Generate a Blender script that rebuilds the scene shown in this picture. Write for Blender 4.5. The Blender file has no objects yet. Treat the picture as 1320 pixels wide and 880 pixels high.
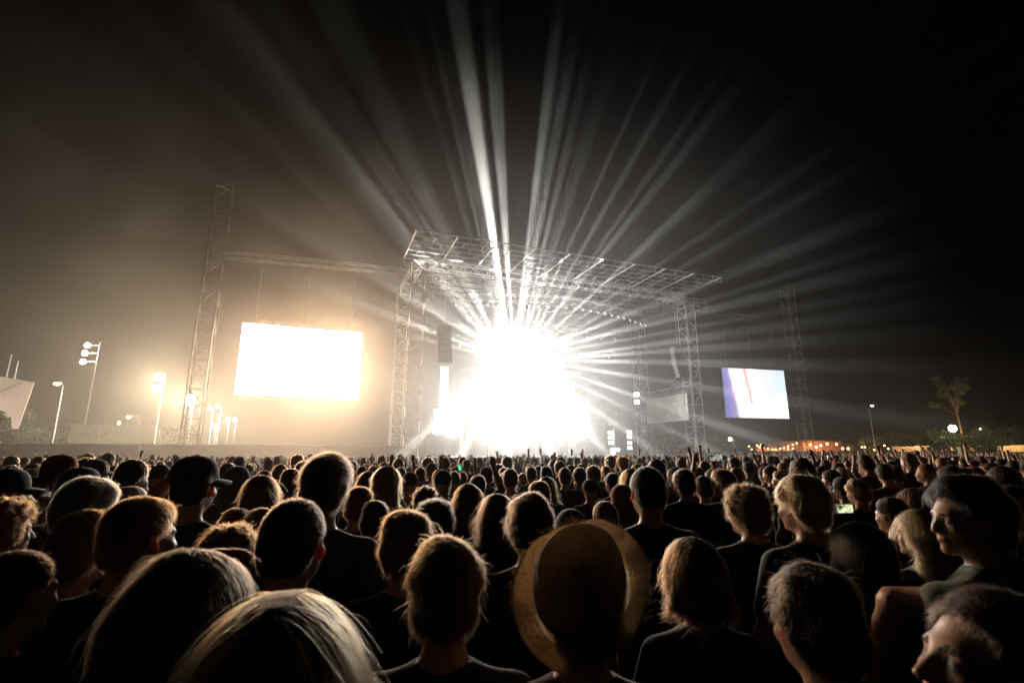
import bpy, bmesh, math, random
import numpy as np
from mathutils import Vector, Matrix, Euler

random.seed(7)
RNG = np.random.default_rng(11)
SC = bpy.context.scene
COL = SC.collection

# ------------------------------------------------------------------ camera
FPX, CX, CY = 640.0, 660.0, 440.0            # focal length and centre in 1320x880 photograph pixels
PITCH = math.radians(12.8)
CAM_Z = 1.85
CP, SP = math.cos(PITCH), math.sin(PITCH)
cam_data = bpy.data.cameras.new('camera')
cam_data.sensor_width = 36.0
cam_data.lens = 36.0 * FPX / 1320.0
cam_data.clip_start = 0.05
cam_data.clip_end = 2000.0
cam = bpy.data.objects.new('camera', cam_data)
cam.location = (0, 0, CAM_Z)
cam.rotation_euler = (math.pi / 2 + PITCH, 0, 0)
COL.objects.link(cam)
cam_data.dof.use_dof = True
cam_data.dof.focus_distance = 14.0
cam_data.dof.aperture_fstop = 4.0
SC.camera = cam

def P(px, py, d):
    """world point seen at photo pixel (px, py) at forward (y) distance d"""
    v = CY - py
    up = v * CP + FPX * SP
    fw = FPX * CP - v * SP
    return Vector(((px - CX) / fw * d, d, CAM_Z + up / fw * d))

def PZ(px, py, z):
    """world point at pixel whose camera depth is z"""
    v = (CY - py) / FPX * z
    return Vector(((px - CX) / FPX * z, z * CP - v * SP, CAM_Z + v * CP + z * SP))

# ------------------------------------------------------------------ world (night sky), exposure
world = bpy.data.worlds.new('World')
SC.world = world
world.use_nodes = True
nt = world.node_tree
bg = nt.nodes['Background']
sky = nt.nodes.new('ShaderNodeTexSky')
sky.sky_type = 'NISHITA'
sky.sun_disc = False
sky.sun_elevation = math.radians(-6)
sky.sun_rotation = math.radians(200)
nt.links.new(sky.outputs[0], bg.inputs[0])
bg.inputs[1].default_value = 0.05

SC.view_settings.view_transform = 'Standard'
SC.view_settings.look = 'None'
SC.view_settings.exposure = 0.0
SC.view_settings.gamma = 1.0
SC.view_settings.use_curve_mapping = False
SC.render.engine = 'CYCLES'
cy = SC.cycles
cy.max_bounces = 4
cy.diffuse_bounces = 1
cy.glossy_bounces = 1
cy.transmission_bounces = 3
cy.volume_bounces = 0
cy.transparent_max_bounces = 6
cy.use_light_tree = True
cy.sample_clamp_direct = 0
cy.sample_clamp_indirect = 4.0
cy.use_denoising = True
cy.denoiser = 'OPENIMAGEDENOISE'
cy.caustics_reflective = False
cy.caustics_refractive = False
cy.use_adaptive_sampling = False

# ------------------------------------------------------------------ materials
def mat(name, base=(.5, .5, .5), rough=.6, metal=0., var=.15, scale=8., bump=0., sss=0., sheen=0., aniso=0., transl=None, spec=.5, coat=0.):
    m = bpy.data.materials.new(name)
    m.use_nodes = True
    t = m.node_tree
    b = t.nodes['Principled BSDF']
    b.inputs['Roughness'].default_value = rough
    b.inputs['Metallic'].default_value = metal
    b.inputs['Specular IOR Level'].default_value = spec
    if sheen:
        b.inputs['Sheen Weight'].default_value = sheen
        b.inputs['Sheen Roughness'].default_value = .4
    if sss:
        b.inputs['Subsurface Weight'].default_value = sss
        b.inputs['Subsurface Radius'].default_value = (1., .25, .12)
        b.inputs['Subsurface Scale'].default_value = .012
    if coat:
        b.inputs['Coat Weight'].default_value = coat
    tc = t.nodes.new('ShaderNodeTexCoord')
    n = t.nodes.new('ShaderNodeTexNoise')
    n.inputs['Scale'].default_value = scale
    n.inputs['Detail'].default_value = 4
    t.links.new(tc.outputs['Object'], n.inputs['Vector'])
    r = t.nodes.new('ShaderNodeValToRGB')
    lo = [max(0, c * (1 - var)) for c in base] + [1]
    hi = [min(1, c * (1 + var)) for c in base] + [1]
    r.color_ramp.elements[0].position = .3
    r.color_ramp.elements[1].position = .7
    r.color_ramp.elements[0].color = lo
    r.color_ramp.elements[1].color = hi
    t.links.new(n.outputs['Fac'], r.inputs['Fac'])
    t.links.new(r.outputs['Color'], b.inputs['Base Color'])
    if bump:
        bp = t.nodes.new('ShaderNodeBump')
        bp.inputs['Strength'].default_value = bump
        bp.inputs['Distance'].default_value = .01
        n2 = t.nodes.new('ShaderNodeTexNoise')
        n2.inputs['Scale'].default_value = scale * 6
        n2.inputs['Detail'].default_value = 3
        t.links.new(tc.outputs['Object'], n2.inputs['Vector'])
        t.links.new(n2.outputs['Fac'], bp.inputs['Height'])
        t.links.new(bp.outputs['Normal'], b.inputs['Normal'])
    if transl:
        tr = t.nodes.new('ShaderNodeBsdfTranslucent')
        tr.inputs['Color'].default_value = (*transl[:3], 1)
        mx = t.nodes.new('ShaderNodeMixShader')
        mx.inputs[0].default_value = transl[3]
        t.links.new(b.outputs[0], mx.inputs[1])
        t.links.new(tr.outputs[0], mx.inputs[2])
        t.links.new(mx.outputs[0], t.nodes['Material Output'].inputs[0])
    return m

def emit(name, color, strength, light=False):
    m = bpy.data.materials.new(name)
    m.use_nodes = True
    t = m.node_tree
    t.nodes.remove(t.nodes['Principled BSDF'])
    m.cycles.emission_sampling = 'FRONT' if light else 'NONE'
    e = t.nodes.new('ShaderNodeEmission')
    e.inputs[0].default_value = (*color, 1)
    e.inputs[1].default_value = strength
    t.links.new(e.outputs[0], t.nodes['Material Output'].inputs[0])
    return m

M = {}
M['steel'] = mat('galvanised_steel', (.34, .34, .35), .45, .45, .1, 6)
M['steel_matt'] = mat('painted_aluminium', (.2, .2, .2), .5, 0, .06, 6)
M['dim_steel'] = mat('glare_dimmed_steel', (.05, .05, .05), .5, .3, .15, 6)  # steel darkened in colour to imitate mast and tower fading into glare
M['black_metal'] = mat('black_metal', (.03, .03, .032), .45, .3, .2, 10)
M['black_cloth'] = mat('black_cloth', (.018, .018, .02), .9, 0, .3, 3)
M['hoarding'] = mat('hoarding_board', (.05, .044, .036), .85, 0, .25, 1.5)
M['rail'] = mat('pale_rail', (.6, .52, .4), .5, .2, .1, 4)
M['ground'] = mat('trodden_turf', (.05, .045, .03), .95, 0, .5, 1.2, .6)
M['plaster'] = mat('dark_plaster', (.03, .028, .024), .9, 0, .3, .8)
M['brick'] = mat('orange_brick', (.36, .17, .09), .85, 0, .25, 3)
M['pale_wall'] = mat('pale_wall', (.55, .45, .28), .8, 0, .2, 2)
M['fabric_white'] = mat('white_fabric', (.75, .72, .7), .9, 0, .12, 1.0)
M['bark'] = mat('bark', (.12, .085, .05), .9, 0, .4, 5, .5)
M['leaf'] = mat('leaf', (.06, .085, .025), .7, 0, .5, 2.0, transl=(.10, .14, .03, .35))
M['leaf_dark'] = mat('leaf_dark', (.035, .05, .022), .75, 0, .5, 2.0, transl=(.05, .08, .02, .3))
M['lens'] = emit('lamp_lens', (1, .97, .92), 60)
M['flood'] = emit('flood_lens', (1, .86, .62), 90)
M['warm_bulb'] = emit('warm_bulb', (1, .5, .16), 6)
M['street'] = emit('street_lens', (1, .78, .5), 60)
M['globe'] = emit('globe_lens', (1, .86, .5), 60)
M['sky_lamp'] = emit('faint_lamp', (1, .75, .4), 4)

# ------------------------------------------------------------------ helpers
def tag(o, label=None, cat=None, group=None, kind=None):
    if label: o['label'] = label
    if cat: o['category'] = cat
    if group: o['group'] = group
    if kind: o['kind'] = kind
    return o

def empty(name, label, cat, loc=(0, 0, 0), rz=0., group=None):
    o = bpy.data.objects.new(name, None)
    o.empty_display_size = .2
    COL.objects.link(o)
    o.location = loc
    o.rotation_euler = (0, 0, rz)
    return tag(o, label, cat, group)

def inst(name, mesh, parent=None, loc=None, rot=None, scale=None):
    o = bpy.data.objects.new(name, mesh)
    COL.objects.link(o)
    if parent is not None: o.parent = parent
    if loc is not None: o.location = loc
    if rot is not None: o.rotation_euler = rot
    if scale is not None: o.scale = scale
    return o

class MB:
    """collects verts / faces and links them as ONE mesh object"""
    def __init__(s): s.v = []; s.f = []; s.m = []
    def add(s, v, f, mi=0):
        o = len(s.v); s.v += [tuple(x) for x in v]
        s.f += [tuple(i + o for i in q) for q in f]; s.m += [mi] * len(f)
        return s
    def box(s, c, d, mi=0, R=None):
        hx, hy, hz = d[0] / 2, d[1] / 2, d[2] / 2
        v = [Vector((x, y, z)) for x in (-hx, hx) for y in (-hy, hy) for z in (-hz, hz)]
        if R is not None: v = [R @ p for p in v]
        c = Vector(c)
        return s.add([p + c for p in v], [(0, 1, 3, 2), (4, 6, 7, 5), (0, 4, 5, 1), (2, 3, 7, 6), (0, 2, 6, 4), (1, 5, 7, 3)], mi)
    def bar(s, a, b, r, n=6, r2=None, mi=0, cap=True):
        a, b = Vector(a), Vector(b); r2 = r if r2 is None else r2
        d = (b - a)
        if d.length < 1e-6: return s
        d.normalize()
        u = d.orthogonal().normalized(); w = d.cross(u)
        v = []
        for c, rr in ((a, r), (b, r2)):
            for k in range(n):
                t = 2 * math.pi * (k + .5) / n
                v.append(c + (u * math.cos(t) + w * math.sin(t)) * rr)
        f = [(k, (k + 1) % n, n + (k + 1) % n, n + k) for k in range(n)]
        if cap: f += [tuple(range(n - 1, -1, -1)), tuple(range(n, 2 * n))]
        return s.add(v, f, mi)
    def tube(s, pts, r, n=6, mi=0):
        for a, b in zip(pts, pts[1:]): s.bar(a, b, r, n, mi=mi)
        return s
    def lathe(s, prof, n=16, o=(0, 0, 0), R=None, mi=0):
        v = []
        o = Vector(o)
        for (r, z) in prof:
            for k in range(n):
                t = 2 * math.pi * k / n
                p = Vector((r * math.cos(t), r * math.sin(t), z))
                v.append((R @ p if R is not None else p) + o)
        f = []
        for i in range(len(prof) - 1):
            for k in range(n):
                f.append((i * n + k, i * n + (k + 1) % n, (i + 1) * n + (k + 1) % n, (i + 1) * n + k))
        f.append(tuple(range(n - 1, -1, -1)))
        f.append(tuple((len(prof) - 1) * n + k for k in range(n)))
        return s.add(v, f, mi)
    def mesh(s, name, mats, smooth=False):
        me = bpy.data.meshes.new(name)
        me.from_pydata(s.v, [], s.f)
        for m_ in (mats if isinstance(mats, (list, tuple)) else [mats]): me.materials.append(m_)
        if any(s.m): me.polygons.foreach_set('material_index', s.m)
        if smooth: me.polygons.foreach_set('use_smooth', [True] * len(s.f))
        me.update()
        return me
    def build(s, name, mats, parent=None, smooth=False, loc=None):
        return inst(name, s.mesh(name, mats, smooth), parent, loc)

def aim(d):
    """matrix turning +Z to direction d"""
    return Vector(d).normalized().to_track_quat('Z', 'Y').to_matrix()

def lattice(parent, p0, p1, w, h, step, r=.03, rb=.014, m=None, solo=False, up=(0, 0, 1), chord='chord', brace='brace', faces=4):
    """box truss from p0 to p1: four chord parts, braces one by one (solo) or joined"""
    m = m or M['steel']
    p0, p1 = Vector(p0), Vector(p1)
    d = (p1 - p0); L = d.length; d.normalize()
    a = Vector(up).cross(d)
    if a.length < 1e-3: a = Vector((1, 0, 0))
    a.normalize(); b = d.cross(a)
    cs = [a * (sx * w / 2) + b * (sy * h / 2) for sx, sy in ((-1, -1), (1, -1), (1, 1), (-1, 1))]
    for c in cs: MB().bar(p0 + c, p1 + c, r, 6).build(chord, m, parent)
    n = max(1, round(L / step)); st = L / n
    mb = MB(); cache = {}
    for k in range(n):
        for q in range(faces):
            c0, c1 = cs[q], cs[(q + 1) % 4]
            if (k + q) % 2: c0, c1 = c1, c0
            A = p0 + d * (k * st) + c0; B = p0 + d * ((k + 1) * st) + c1
            segs = [(A, B)]
            segs.append((p0 + d * (k * st) + c0, p0 + d * (k * st) + c1))
            for (x, y) in segs:
                if solo:
                    key = round((y - x).length, 3)
                    if key not in cache:
                        cache[key] = MB().bar((0, 0, -key / 2), (0, 0, key / 2), rb, 4).mesh(brace, m)
                    o = inst(brace, cache[key], parent, (x + y) / 2)
                    o.rotation_euler = (y - x).to_track_quat('Z', 'Y').to_euler()
                else: mb.bar(x, y, rb, 4, cap=False)
    if not solo:
        mb.build(brace + '_lacing', m, parent)['kind'] = 'stuff'

# ------------------------------------------------------------------ stage frame: local x = along the front, y = towards the back
SU, SV = Vector((.9351, .3543, 0)), Vector((-.3543, .9351, 0))
SO = Vector((7.0, 43.45, 0))
SROT = math.atan2(.3543, .9351)
def SW(x, y, z): return SO + SU * x + SV * y + Vector((0, 0, z))

# ------------------------------------------------------------------ the beam lamps hung in one pod (each lamp has its own light)
POD = P(665, 457, 50.6)
# (pixel the beam runs through, depth there, watts, cone degrees)
BEAMS = [
    (599, 70, 36, 1.15, 4.4), (612, 75, 37, .14, 2.4), (637, 90, 36, .55, 4.0), (573, 10, 38, .06, 6), (590, 180, 36, .16, 1.6), (560, 140, 37, .08, 3),
    (722, 130, 37, .22, 4.5), (703, 180, 37, .28, 2.2), (690, 240, 36, .28, 2.2), (748, 120, 38, .14, 3.0),
    (765, 150, 38, .09, 5), (790, 190, 38, .14, 2.2), (815, 200, 38, .10, 3.6), (845, 215, 38, .12, 2.0), (880, 200, 38, .08, 3.2), (915, 235, 38, .12, 1.9),
    (940, 225, 38, .07, 2.6), (985, 250, 38, .07, 2.0), (1000, 275, 38, .06, 2.4), (1030, 318, 38, .06, 3.6), (1060, 340, 38, .07, 2.0),
    (1075, 360, 38, .07, 3.4), (1095, 385, 38, .07, 2.0), (1100, 408, 38, .06, 3.4), (1090, 436, 38, .07, 3.2), (1020, 470, 38, .09, 3.0), (960, 508, 38, .10, 2.8),
    (905, 540, 38, .12, 2.6), (860, 552, 38, .10, 2.0), (820, 565, 38, .12, 2.4), (775, 575, 38, .12, 2.6),
    (505, 165, 38, .045, 8), (485, 215, 37, .04, 5), (455, 225, 38, .035, 8), (430, 262, 38, .03, 3), (405, 290, 38, .018, 7), (400, 345, 38, .022, 4), (380, 395, 38, .02, 5),
    (500, 405, 38, .07, 3.6), (520, 380, 37, .05, 3.0), (545, 325, 38, .08, 2.4), (550, 290, 37, .07, 1.8),
    (600, 575, 38, .14, 3), (655, 580, 38, .14, 3), (710, 580, 38, .14, 3), (545, 560, 38, .14, 3),
]
BEAM_W = 2.2e7
WASH_W = 0.9e4
pod = empty('lighting_pod', 'dense pod of white beam lamps glowing above the middle of the stage', 'lamp pod', POD, SROT)
f = MB()
for z in (-.75, 0, .75):
    f.bar((-2.8, .25, z), (2.9, .25, z), .04)
for x in (-2.8, -1.4, 0, 1.4, 2.8):
    f.bar((x, .25, -.75), (x, .25, .75), .03)
f.build('frame', M['black_metal'], pod)
for x in (-2.2, 2.2):
    MB().bar((x, .25, .75), (x, .25, 4.2), .015).build('hoist_chain', M['steel'], pod)
head_me = MB().lathe([(.05, -.24), (.11, -.2), (.13, 0), (.14, .12), (.145, .16)], 10).mesh('beam_lamp_head', M['black_metal'], True)
lens_me = MB().lathe([(.0, .165), (.12, .166), (.125, .17), (0, .175)], 10).mesh('beam_lamp_lens', M['lens'])
yoke_me = MB().box((0, .25, -.1), (.34, .08, .06)).box((-.17, .1, -.1), (.03, .3, .06)).box((.17, .1, -.1), (.03, .3, .06)).mesh('beam_lamp_yoke', M['black_metal'])
R0 = Matrix.Rotation(SROT, 3, 'Z')
BEAMS.sort()
BEAMS = [q for i in range(0, len(BEAMS), 3) for q in sorted(BEAMS[i:i + 3], key=lambda q: -q[1])]
for k, (px, py, d, w, cone) in enumerate(BEAMS):
    gx, gz = k // 3, k % 3
    off = R0 @ Vector(((gx - 7.0) * .33, -.12, (gz - 1) * .45))
    o = POD + off
    tgt = P(px, py, d)
    dr = (tgt - o).normalized()
    lamp = empty('beam_lamp', 'white beam lamp in the blazing pod above the middle of the stage', 'stage lamp', o, 0, 'beam lamps in the stage pod')
    rot = dr.to_track_quat('Z', 'Y').to_euler()
    h = inst('head', head_me, lamp, rot=rot)
    l_ = inst('lens', lens_me, h)
    inst('yoke', yoke_me, lamp, rot=(0, 0, SROT))
    ld = bpy.data.lights.new('beam', 'SPOT')
    ld.energy = BEAM_W * w
    ld.spot_size = math.radians(cone)
    ld.spot_blend = .75
    ld.shadow_soft_size = .06
    ld.color = (.97, 1.0, .95)
    lo = bpy.data.objects.new('beam', ld)
    COL.objects.link(lo)
    lo.location = o + dr * .22
    lo.rotation_euler = dr.to_track_quat('-Z', 'Y').to_euler()

# wash lamp added low on the stage to rim-light the crowd
WP = POD + R0 @ Vector((.6, -.9, -4.6))
ws = empty('added_wash', 'added broad white wash light in the middle of the video wall under the lamp pod', 'stage lamp', WP, SROT)
MB().box((0, .12, 0), (2.0, .2, 1.0)).build('housing', M['black_metal'], ws)
MB().box((0, .01, 0), (1.9, .02, .9)).build('glass', M['lens'], ws)
MB().bar((-.8, .15, -.5), (-.8, .15, 1.65 - WP.z), .04, 5).bar((.8, .15, -.5), (.8, .15, 1.65 - WP.z), .04, 5).build('stand', M['black_metal'], ws)
def wash(o, w):
    wl = bpy.data.lights.new('wash', 'SPOT')
    wl.energy = w; wl.spot_size = math.radians(178); wl.spot_blend = .35; wl.shadow_soft_size = .3; wl.color = (1, .965, .92)
    wo = bpy.data.objects.new('wash', wl); COL.objects.link(wo)
    wo.location = o; wo.rotation_euler = (R0 @ Vector((.0, -1, .06))).to_track_quat('-Z', 'Y').to_euler()
wash(WP + R0 @ Vector((0, -.35, 0)), WASH_W)
wash(POD + R0 @ Vector((0, -.7, 0)), WASH_W * 2.5)      # the spill of the pod's own lamps
al = bpy.data.lights.new('wall_light', 'AREA'); al.shape = 'RECTANGLE'; al.size = 17.0; al.size_y = 4.6; al.energy = 5200; al.color = (1, .97, .93)   # the video wall's own light
ao = bpy.data.objects.new('wall_light', al); COL.objects.link(ao)
ao.location = SW(-2.9, 10.6, 5.6); ao.rotation_euler = (R0 @ Vector((0, -1, 0))).to_track_quat('-Z', 'Y').to_euler()

# ------------------------------------------------------------------ ground
g = MB()
g.add([(-600, -200, 0), (600, -200, 0), (600, 1000, 0), (-600, 1000, 0)], [(0, 1, 2, 3)])
tag(g.build('ground', M['ground']), kind='structure')

# ------------------------------------------------------------------ stage
stage = empty('festival_stage', 'large open air festival stage with lattice towers and a gridded roof', 'stage', SO, SROT)
D = MB().box((0, 7.5, .9), (26, 11.5, 1.5)); D.build('stage_deck', M['black_metal'], stage)
MB().box((0, 1.72, .8), (26, .04, 1.6)).build('front_skirt', M['black_cloth'], stage)
for (x, y) in ((-14.9, 4), (14.4, 4)):
    lattice(stage, (x, y, 0), (x, y, 18.6), 1.25, 1.25, 1.15, .046, .024, solo=True, m=M['dim_steel'] if x < 0 else M['steel_matt'], up=(0, 1, 0), chord='tower_chord', brace='tower_brace')  # left tower takes the darkened steel, as glare hides it there
for (x, y) in ((-14.9, 13), (14.4, 13)):
    lattice(stage, (x, y, 0), (x, y, 18.4), 1.2, 1.2, 1.15, .05, .028, solo=False, up=(0, 1, 0), chord='tower_chord', brace='tower_brace')
for (x, y) in ((-14.9, 4), (14.4, 4), (-14.9, 13), (14.4, 13)):
    MB().box((x, y, .15), (2.2, 2.2, .3)).build('ballast_base', M['black_metal'], stage)
RZ = 19.85
XL, XR = -15.9, 15.9
# front canopy: rafters, purlins
rl = 6.4
raf = MB().bar((0, 0, 0), (0, rl, 0), .062).mesh('rafter', M['steel_matt'])
NB = 9
for k in range(NB + 1):
    x = XL + (XR - XL) * k / NB
    inst('rafter', raf, stage, (x, 0, RZ))
bay = (XR - XL) / NB
pur = MB().bar((0, 0, 0), (bay, 0, 0), .024, 4).mesh('purlin', M['steel_matt'])
strut = MB().bar((0, 0, 0), (0, .95, 0), .022, 4).mesh('cross_strut', M['steel_matt'])
for k in range(NB):
    x = XL + bay * k
    for j in range(1, 6):
        inst('purlin', pur, stage, (x, j * 1.06, RZ - .03))
        for q in range(1, 4):
            if (q + j + k) % 2:
                inst('cross_strut', strut, stage, (x + bay * q / 4, j * 1.06 + .05, RZ - .05))
for y, z in ((0, RZ), (.0, RZ - .55), (rl, RZ), (rl, RZ - .7)):
    MB().bar((XL, y, z), (XR, y, z), .046 if z == RZ else .036).build('edge_rail', M['steel_matt'], stage)
post = MB().bar((0, 0, 0), (0, 0, .55), .03, 4).mesh('fascia_post', M['steel_matt'])
for k in range(28):
    inst('fascia_post', post, stage, (XL + (XR - XL) * k / 27, 0, RZ - .55))
for k in range(28):
    inst('fascia_post', post, stage, (XL + (XR - XL) * k / 27, rl, RZ - .62))
MB().box((0, 12.7, RZ + .2), (31.6, 4.0, .06)).build('roof_skin', M['black_cloth'], stage)
for y in (9.5, 13):
    lattice(stage, (XL + 1, y, RZ - .5), (XR - 1, y, RZ - .5), .7, .7, .8, .04, .02, up=(0, 0, 1), chord='roof_chord', brace='roof_brace')
lattice(stage, (-14.9, 4, RZ - 1.3), (14.4, 4, RZ - 1.3), .8, .8, .9, .045, .022, chord='roof_chord', brace='roof_brace')
for x in (-14.9, 14.4):
    lattice(stage, (x, 4.5, RZ - 1.2), (x, 13, RZ - 1.2), .8, .8, .9, .045, .022, chord='roof_chord', brace='roof_brace')
MB().box((0, 13.9, 9.5), (29, .08, 18)).build('back_drape', M['black_cloth'], stage)
# right tower head block with sheave and catwalk
hb = MB()
for z in (17.0, 17.5, 18.0, 18.4):
    hb.bar((12.3, 3.2, z), (16.6, 3.2, z), .045, 4)
for x in (12.3, 13.4, 15.5, 16.6):
    hb.bar((x, 3.2, 17.0), (x, 3.2, 18.4), .04, 4)
hb.build('tower_head', M['steel_matt'], stage)

# ------------------------------------------------------------------ lighting trusses hung under the roof
par_me = MB().lathe([(.05, -.2), (.12, -.15), (.13, .1), (.14, .13)], 8).mesh('par_body', M['steel_matt'], True)
parl_me = MB().lathe([(0, .132), (.11, .134), (0, .14)], 8).mesh('par_lens', emit('par_glow', (1, .98, .95), 1.2))
clamp_me = MB().bar((0, 0, .12), (0, 0, .42), .02, 4).mesh('clamp', M['black_metal'])
def par(w, tilt, label, group, rz):
    o = empty('par_lamp', label, 'stage lamp', w, rz, group)
    b = inst('housing', par_me, o, rot=(math.pi - tilt, 0, 0))
    inst('lens', parl_me, b)
    inst('clamp', clamp_me, o)
cv = empty('curved_truss', 'curved lighting truss bowing out under the front of the stage roof', 'truss', SO, SROT)
N = 15
def cpt(t):   # t 0..1
    x = -11 + 23 * t
    return Vector((x, 7.2 - 3.2 * math.sin(math.pi * min(1, max(0, t))) + .6, 17.2))
for k in range(N):
    a, b = cpt(k / N), cpt((k + 1) / N)
    seg = MB()
    for dz in (0, -.6):
        for dy in (-.25, .25):
            seg.bar(a + Vector((0, dy, dz)), b + Vector((0, dy, dz)), .04)
    seg.build('truss_section', M['steel_matt'], cv)
    l2 = MB()
    for q in range(4):
        t0, t1 = (k + q / 4) / N, (k + (q + 1) / 4) / N
        l2.bar(cpt(t0) + Vector((0, -.25, 0)), cpt(t1) + Vector((0, -.25, -.6)), .02, 4)
        l2.bar(cpt(t0) + Vector((0, -.25, 0)), cpt(t0) + Vector((0, .25, 0)), .02, 4)
    l2.build('section_lacing', M['steel_matt'], cv)['kind'] = 'stuff'
for k in range(24):
    p = cpt((k + .5) / 24)
    par(SW(p.x, p.y - .1, p.z - 1.0), .5, 'lamp clamped under the curved front truss of the stage roof', 'lamps on the curved truss', SROT)
for (y, z, x0, x1, nm) in ((8.5, 15.2, -9, 9, 'middle'), (11.5, 13.8, -10, 10, 'rear')):
    tr = empty('lighting_truss', '%s straight lighting truss hanging under the stage roof behind the beams' % nm, 'truss', SO, SROT)
    lattice(tr, (x0, y, z), (x1, y, z), .5, .5, .6, .035, .018, m=M['steel_matt'])
    for k in range(10):
        par(SW(x0 + (x1 - x0) * (k + .5) / 10, y, z - .75), .6, 'lamp clamped under the %s straight truss above the stage' % nm, 'lamps on the %s straight truss' % nm, SROT)

# ------------------------------------------------------------------ LED wall
def led_mat(name, color, s, scale=1.0):
    m = emit(name, color, s)
    return m
LEDM = led_mat('led_white', (1, .98, .95), 5.0)
LEDC = led_mat('led_column', (1, .98, .95), 2.2)
wall = empty('video_wall', 'long glaring white video wall across the back of the stage', 'video wall', SW(0, 11, 0), SROT)
pm = MB().box((0, 0, 0), (1.42, .12, 1.3)).mesh('led_panel', LEDM)
for i in range(12):
    for j in range(2):
        inst('led_panel', pm, wall, (-10.9 + 1.45 * i, .002 * ((i + j) % 2), 4.28 + 1.32 * j))
wf = MB()
for x in (-11.7, -5.9, -.1, 5.8): wf.bar((x, .2, 1.65), (x, .2, 6.3), .06, 4)
wf.build('support_frame', M['black_metal'], wall)
for i, (x, z0, z1) in enumerate(((-10.6, 6.6, 10.6), (-7.8, 6.6, 9.4), (-5.6, 6.6, 11.0), (-3.4, 6.6, 10.0), (-1.2, 6.6, 11.0), (1.0, 6.6, 10.0), (3.2, 6.6, 9.4))):
    c = empty('light_column', 'tall white glowing panel standing above the video wall', 'light panel', SW(x, 11.3, 0), SROT, 'glowing panels above the video wall')
    MB().box((0, 0, (z0 + z1) / 2), (.8 if i == 0 else 2.16, .1, z1 - z0)).build('glow_panel', LEDC, c)
    MB().bar((0, .15, 1.65), (0, .15, z1), .04, 4).build('post', M['black_metal'], c)
for i, (px0, px1, y0, y1, lab) in enumerate(((594, 614, 543, 590, 'dark tall equipment rack standing on the stage before the video wall'),
                                             (551, 579, 559, 590, 'wide low equipment riser at the left end of the stage'))):
    a, b = P(px0, y1, 50), P(px1, y0, 50)
    rk = empty('equipment_rack' if i == 0 else 'stage_riser', lab, 'rack' if i == 0 else 'riser', ((a.x + b.x) / 2, 50, 1.65), SROT)
    w, h = b.x - a.x, b.z - 1.65
    MB().box((0, 0, h / 2), (w, 1.0, h)).build('case', M['black_metal'], rk)
    fm = MB()
    for q in range(4): fm.box((0, -.52, h * (q + .5) / 4), (w * .86, .03, h / 4 * .8))
    fm.build('front_panel', M['black_cloth'], rk)

# ------------------------------------------------------------------ side banner with rig at the stage's right side
sb = empty('side_truss', 'box truss spanning the right wing of the stage above a grey banner', 'truss', SO, SROT)
lattice(sb, (14.4, 4.7, 8.75), (14.4, 12.3, 8.75), .5, .6, .7, .045, .025, m=M['steel_matt'], solo=False)
bn = empty('wing_banner', 'grey banner with a pale drawing hanging under the right wing truss', 'banner', SO, SROT)
MB().box((14.4, 8.5, 6.85), (.05, 7.3, 2.9)).build('cloth', mat('grey_banner', (.32, .31, .31), .85, 0, .15, .6), bn)
dr_ = MB()
for (y0, z0, y1, z1, r) in ((5.6, 5.6, 6.8, 7.4, .1), (6.8, 7.4, 7.4, 7.9, .06), (6.5, 7.3, 7.2, 7.3, .14), (7.6, 7.6, 8.2, 7.8, .14), (8.0, 5.9, 8.3, 6.2, .08), (6.0, 5.5, 6.5, 7.0, .05)):
    dr_.bar((14.36, y0, z0), (14.36, y1, z1), r * .5, 5)
dr_.build('drawing', M['fabric_white'], bn)
mhb = MB().lathe([(.26, 0), (.26, .18), (.2, .22), (.2, .24)], 10).mesh('lamp_base', M['black_metal'], True)
mhy = MB().box((-.24, 0, .5), (.07, .2, .6)).box((.24, 0, .5), (.07, .2, .6)).box((0, 0, .26), (.5, .22, .08)).mesh('lamp_yoke', M['black_metal'])
mhh = MB().lathe([(.1, -.35), (.2, -.3), (.22, 0), (.2, .25), (.21, .32)], 10).mesh('lamp_head', M['black_metal'], True)
for y, nm in ((10.8, 'rear'), (6.8, 'front')):
    o = empty('moving_head', '%s dark moving head standing on the right wing truss' % nm, 'stage lamp', SW(14.4, y, 9.08), SROT)
    inst('base', mhb, o, scale=(1.3,) * 3); inst('yoke', mhy, o, scale=(1.3,) * 3); inst('head', mhh, o, (0, 0, .85), (.9, .3, .4), (1.3,) * 3)
# bright flood on the rear right tower
fl_b = MB().box((0, 0, 0), (.6, .25, .5)).mesh('flood_body', M['black_metal'])
fl_l = MB().box((0, -.14, 0), (.5, .02, .4)).mesh('flood_glass', M['flood'])
TF = emit('tower_flood', (1, .93, .8), 45)
for z, nm in ((8.9, 'upper'), (8.0, 'lower')):
    a = SW(13.4, 12.6, z)
    o = empty('flood_lamp', '%s bright lamp clamped to the rear right stage tower' % nm, 'flood lamp', a, -.2)
    inst('housing', fl_b, o)
    MB().box((0, -.14, 0), (.5, .02, .4)).build('glass', TF, o)
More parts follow.
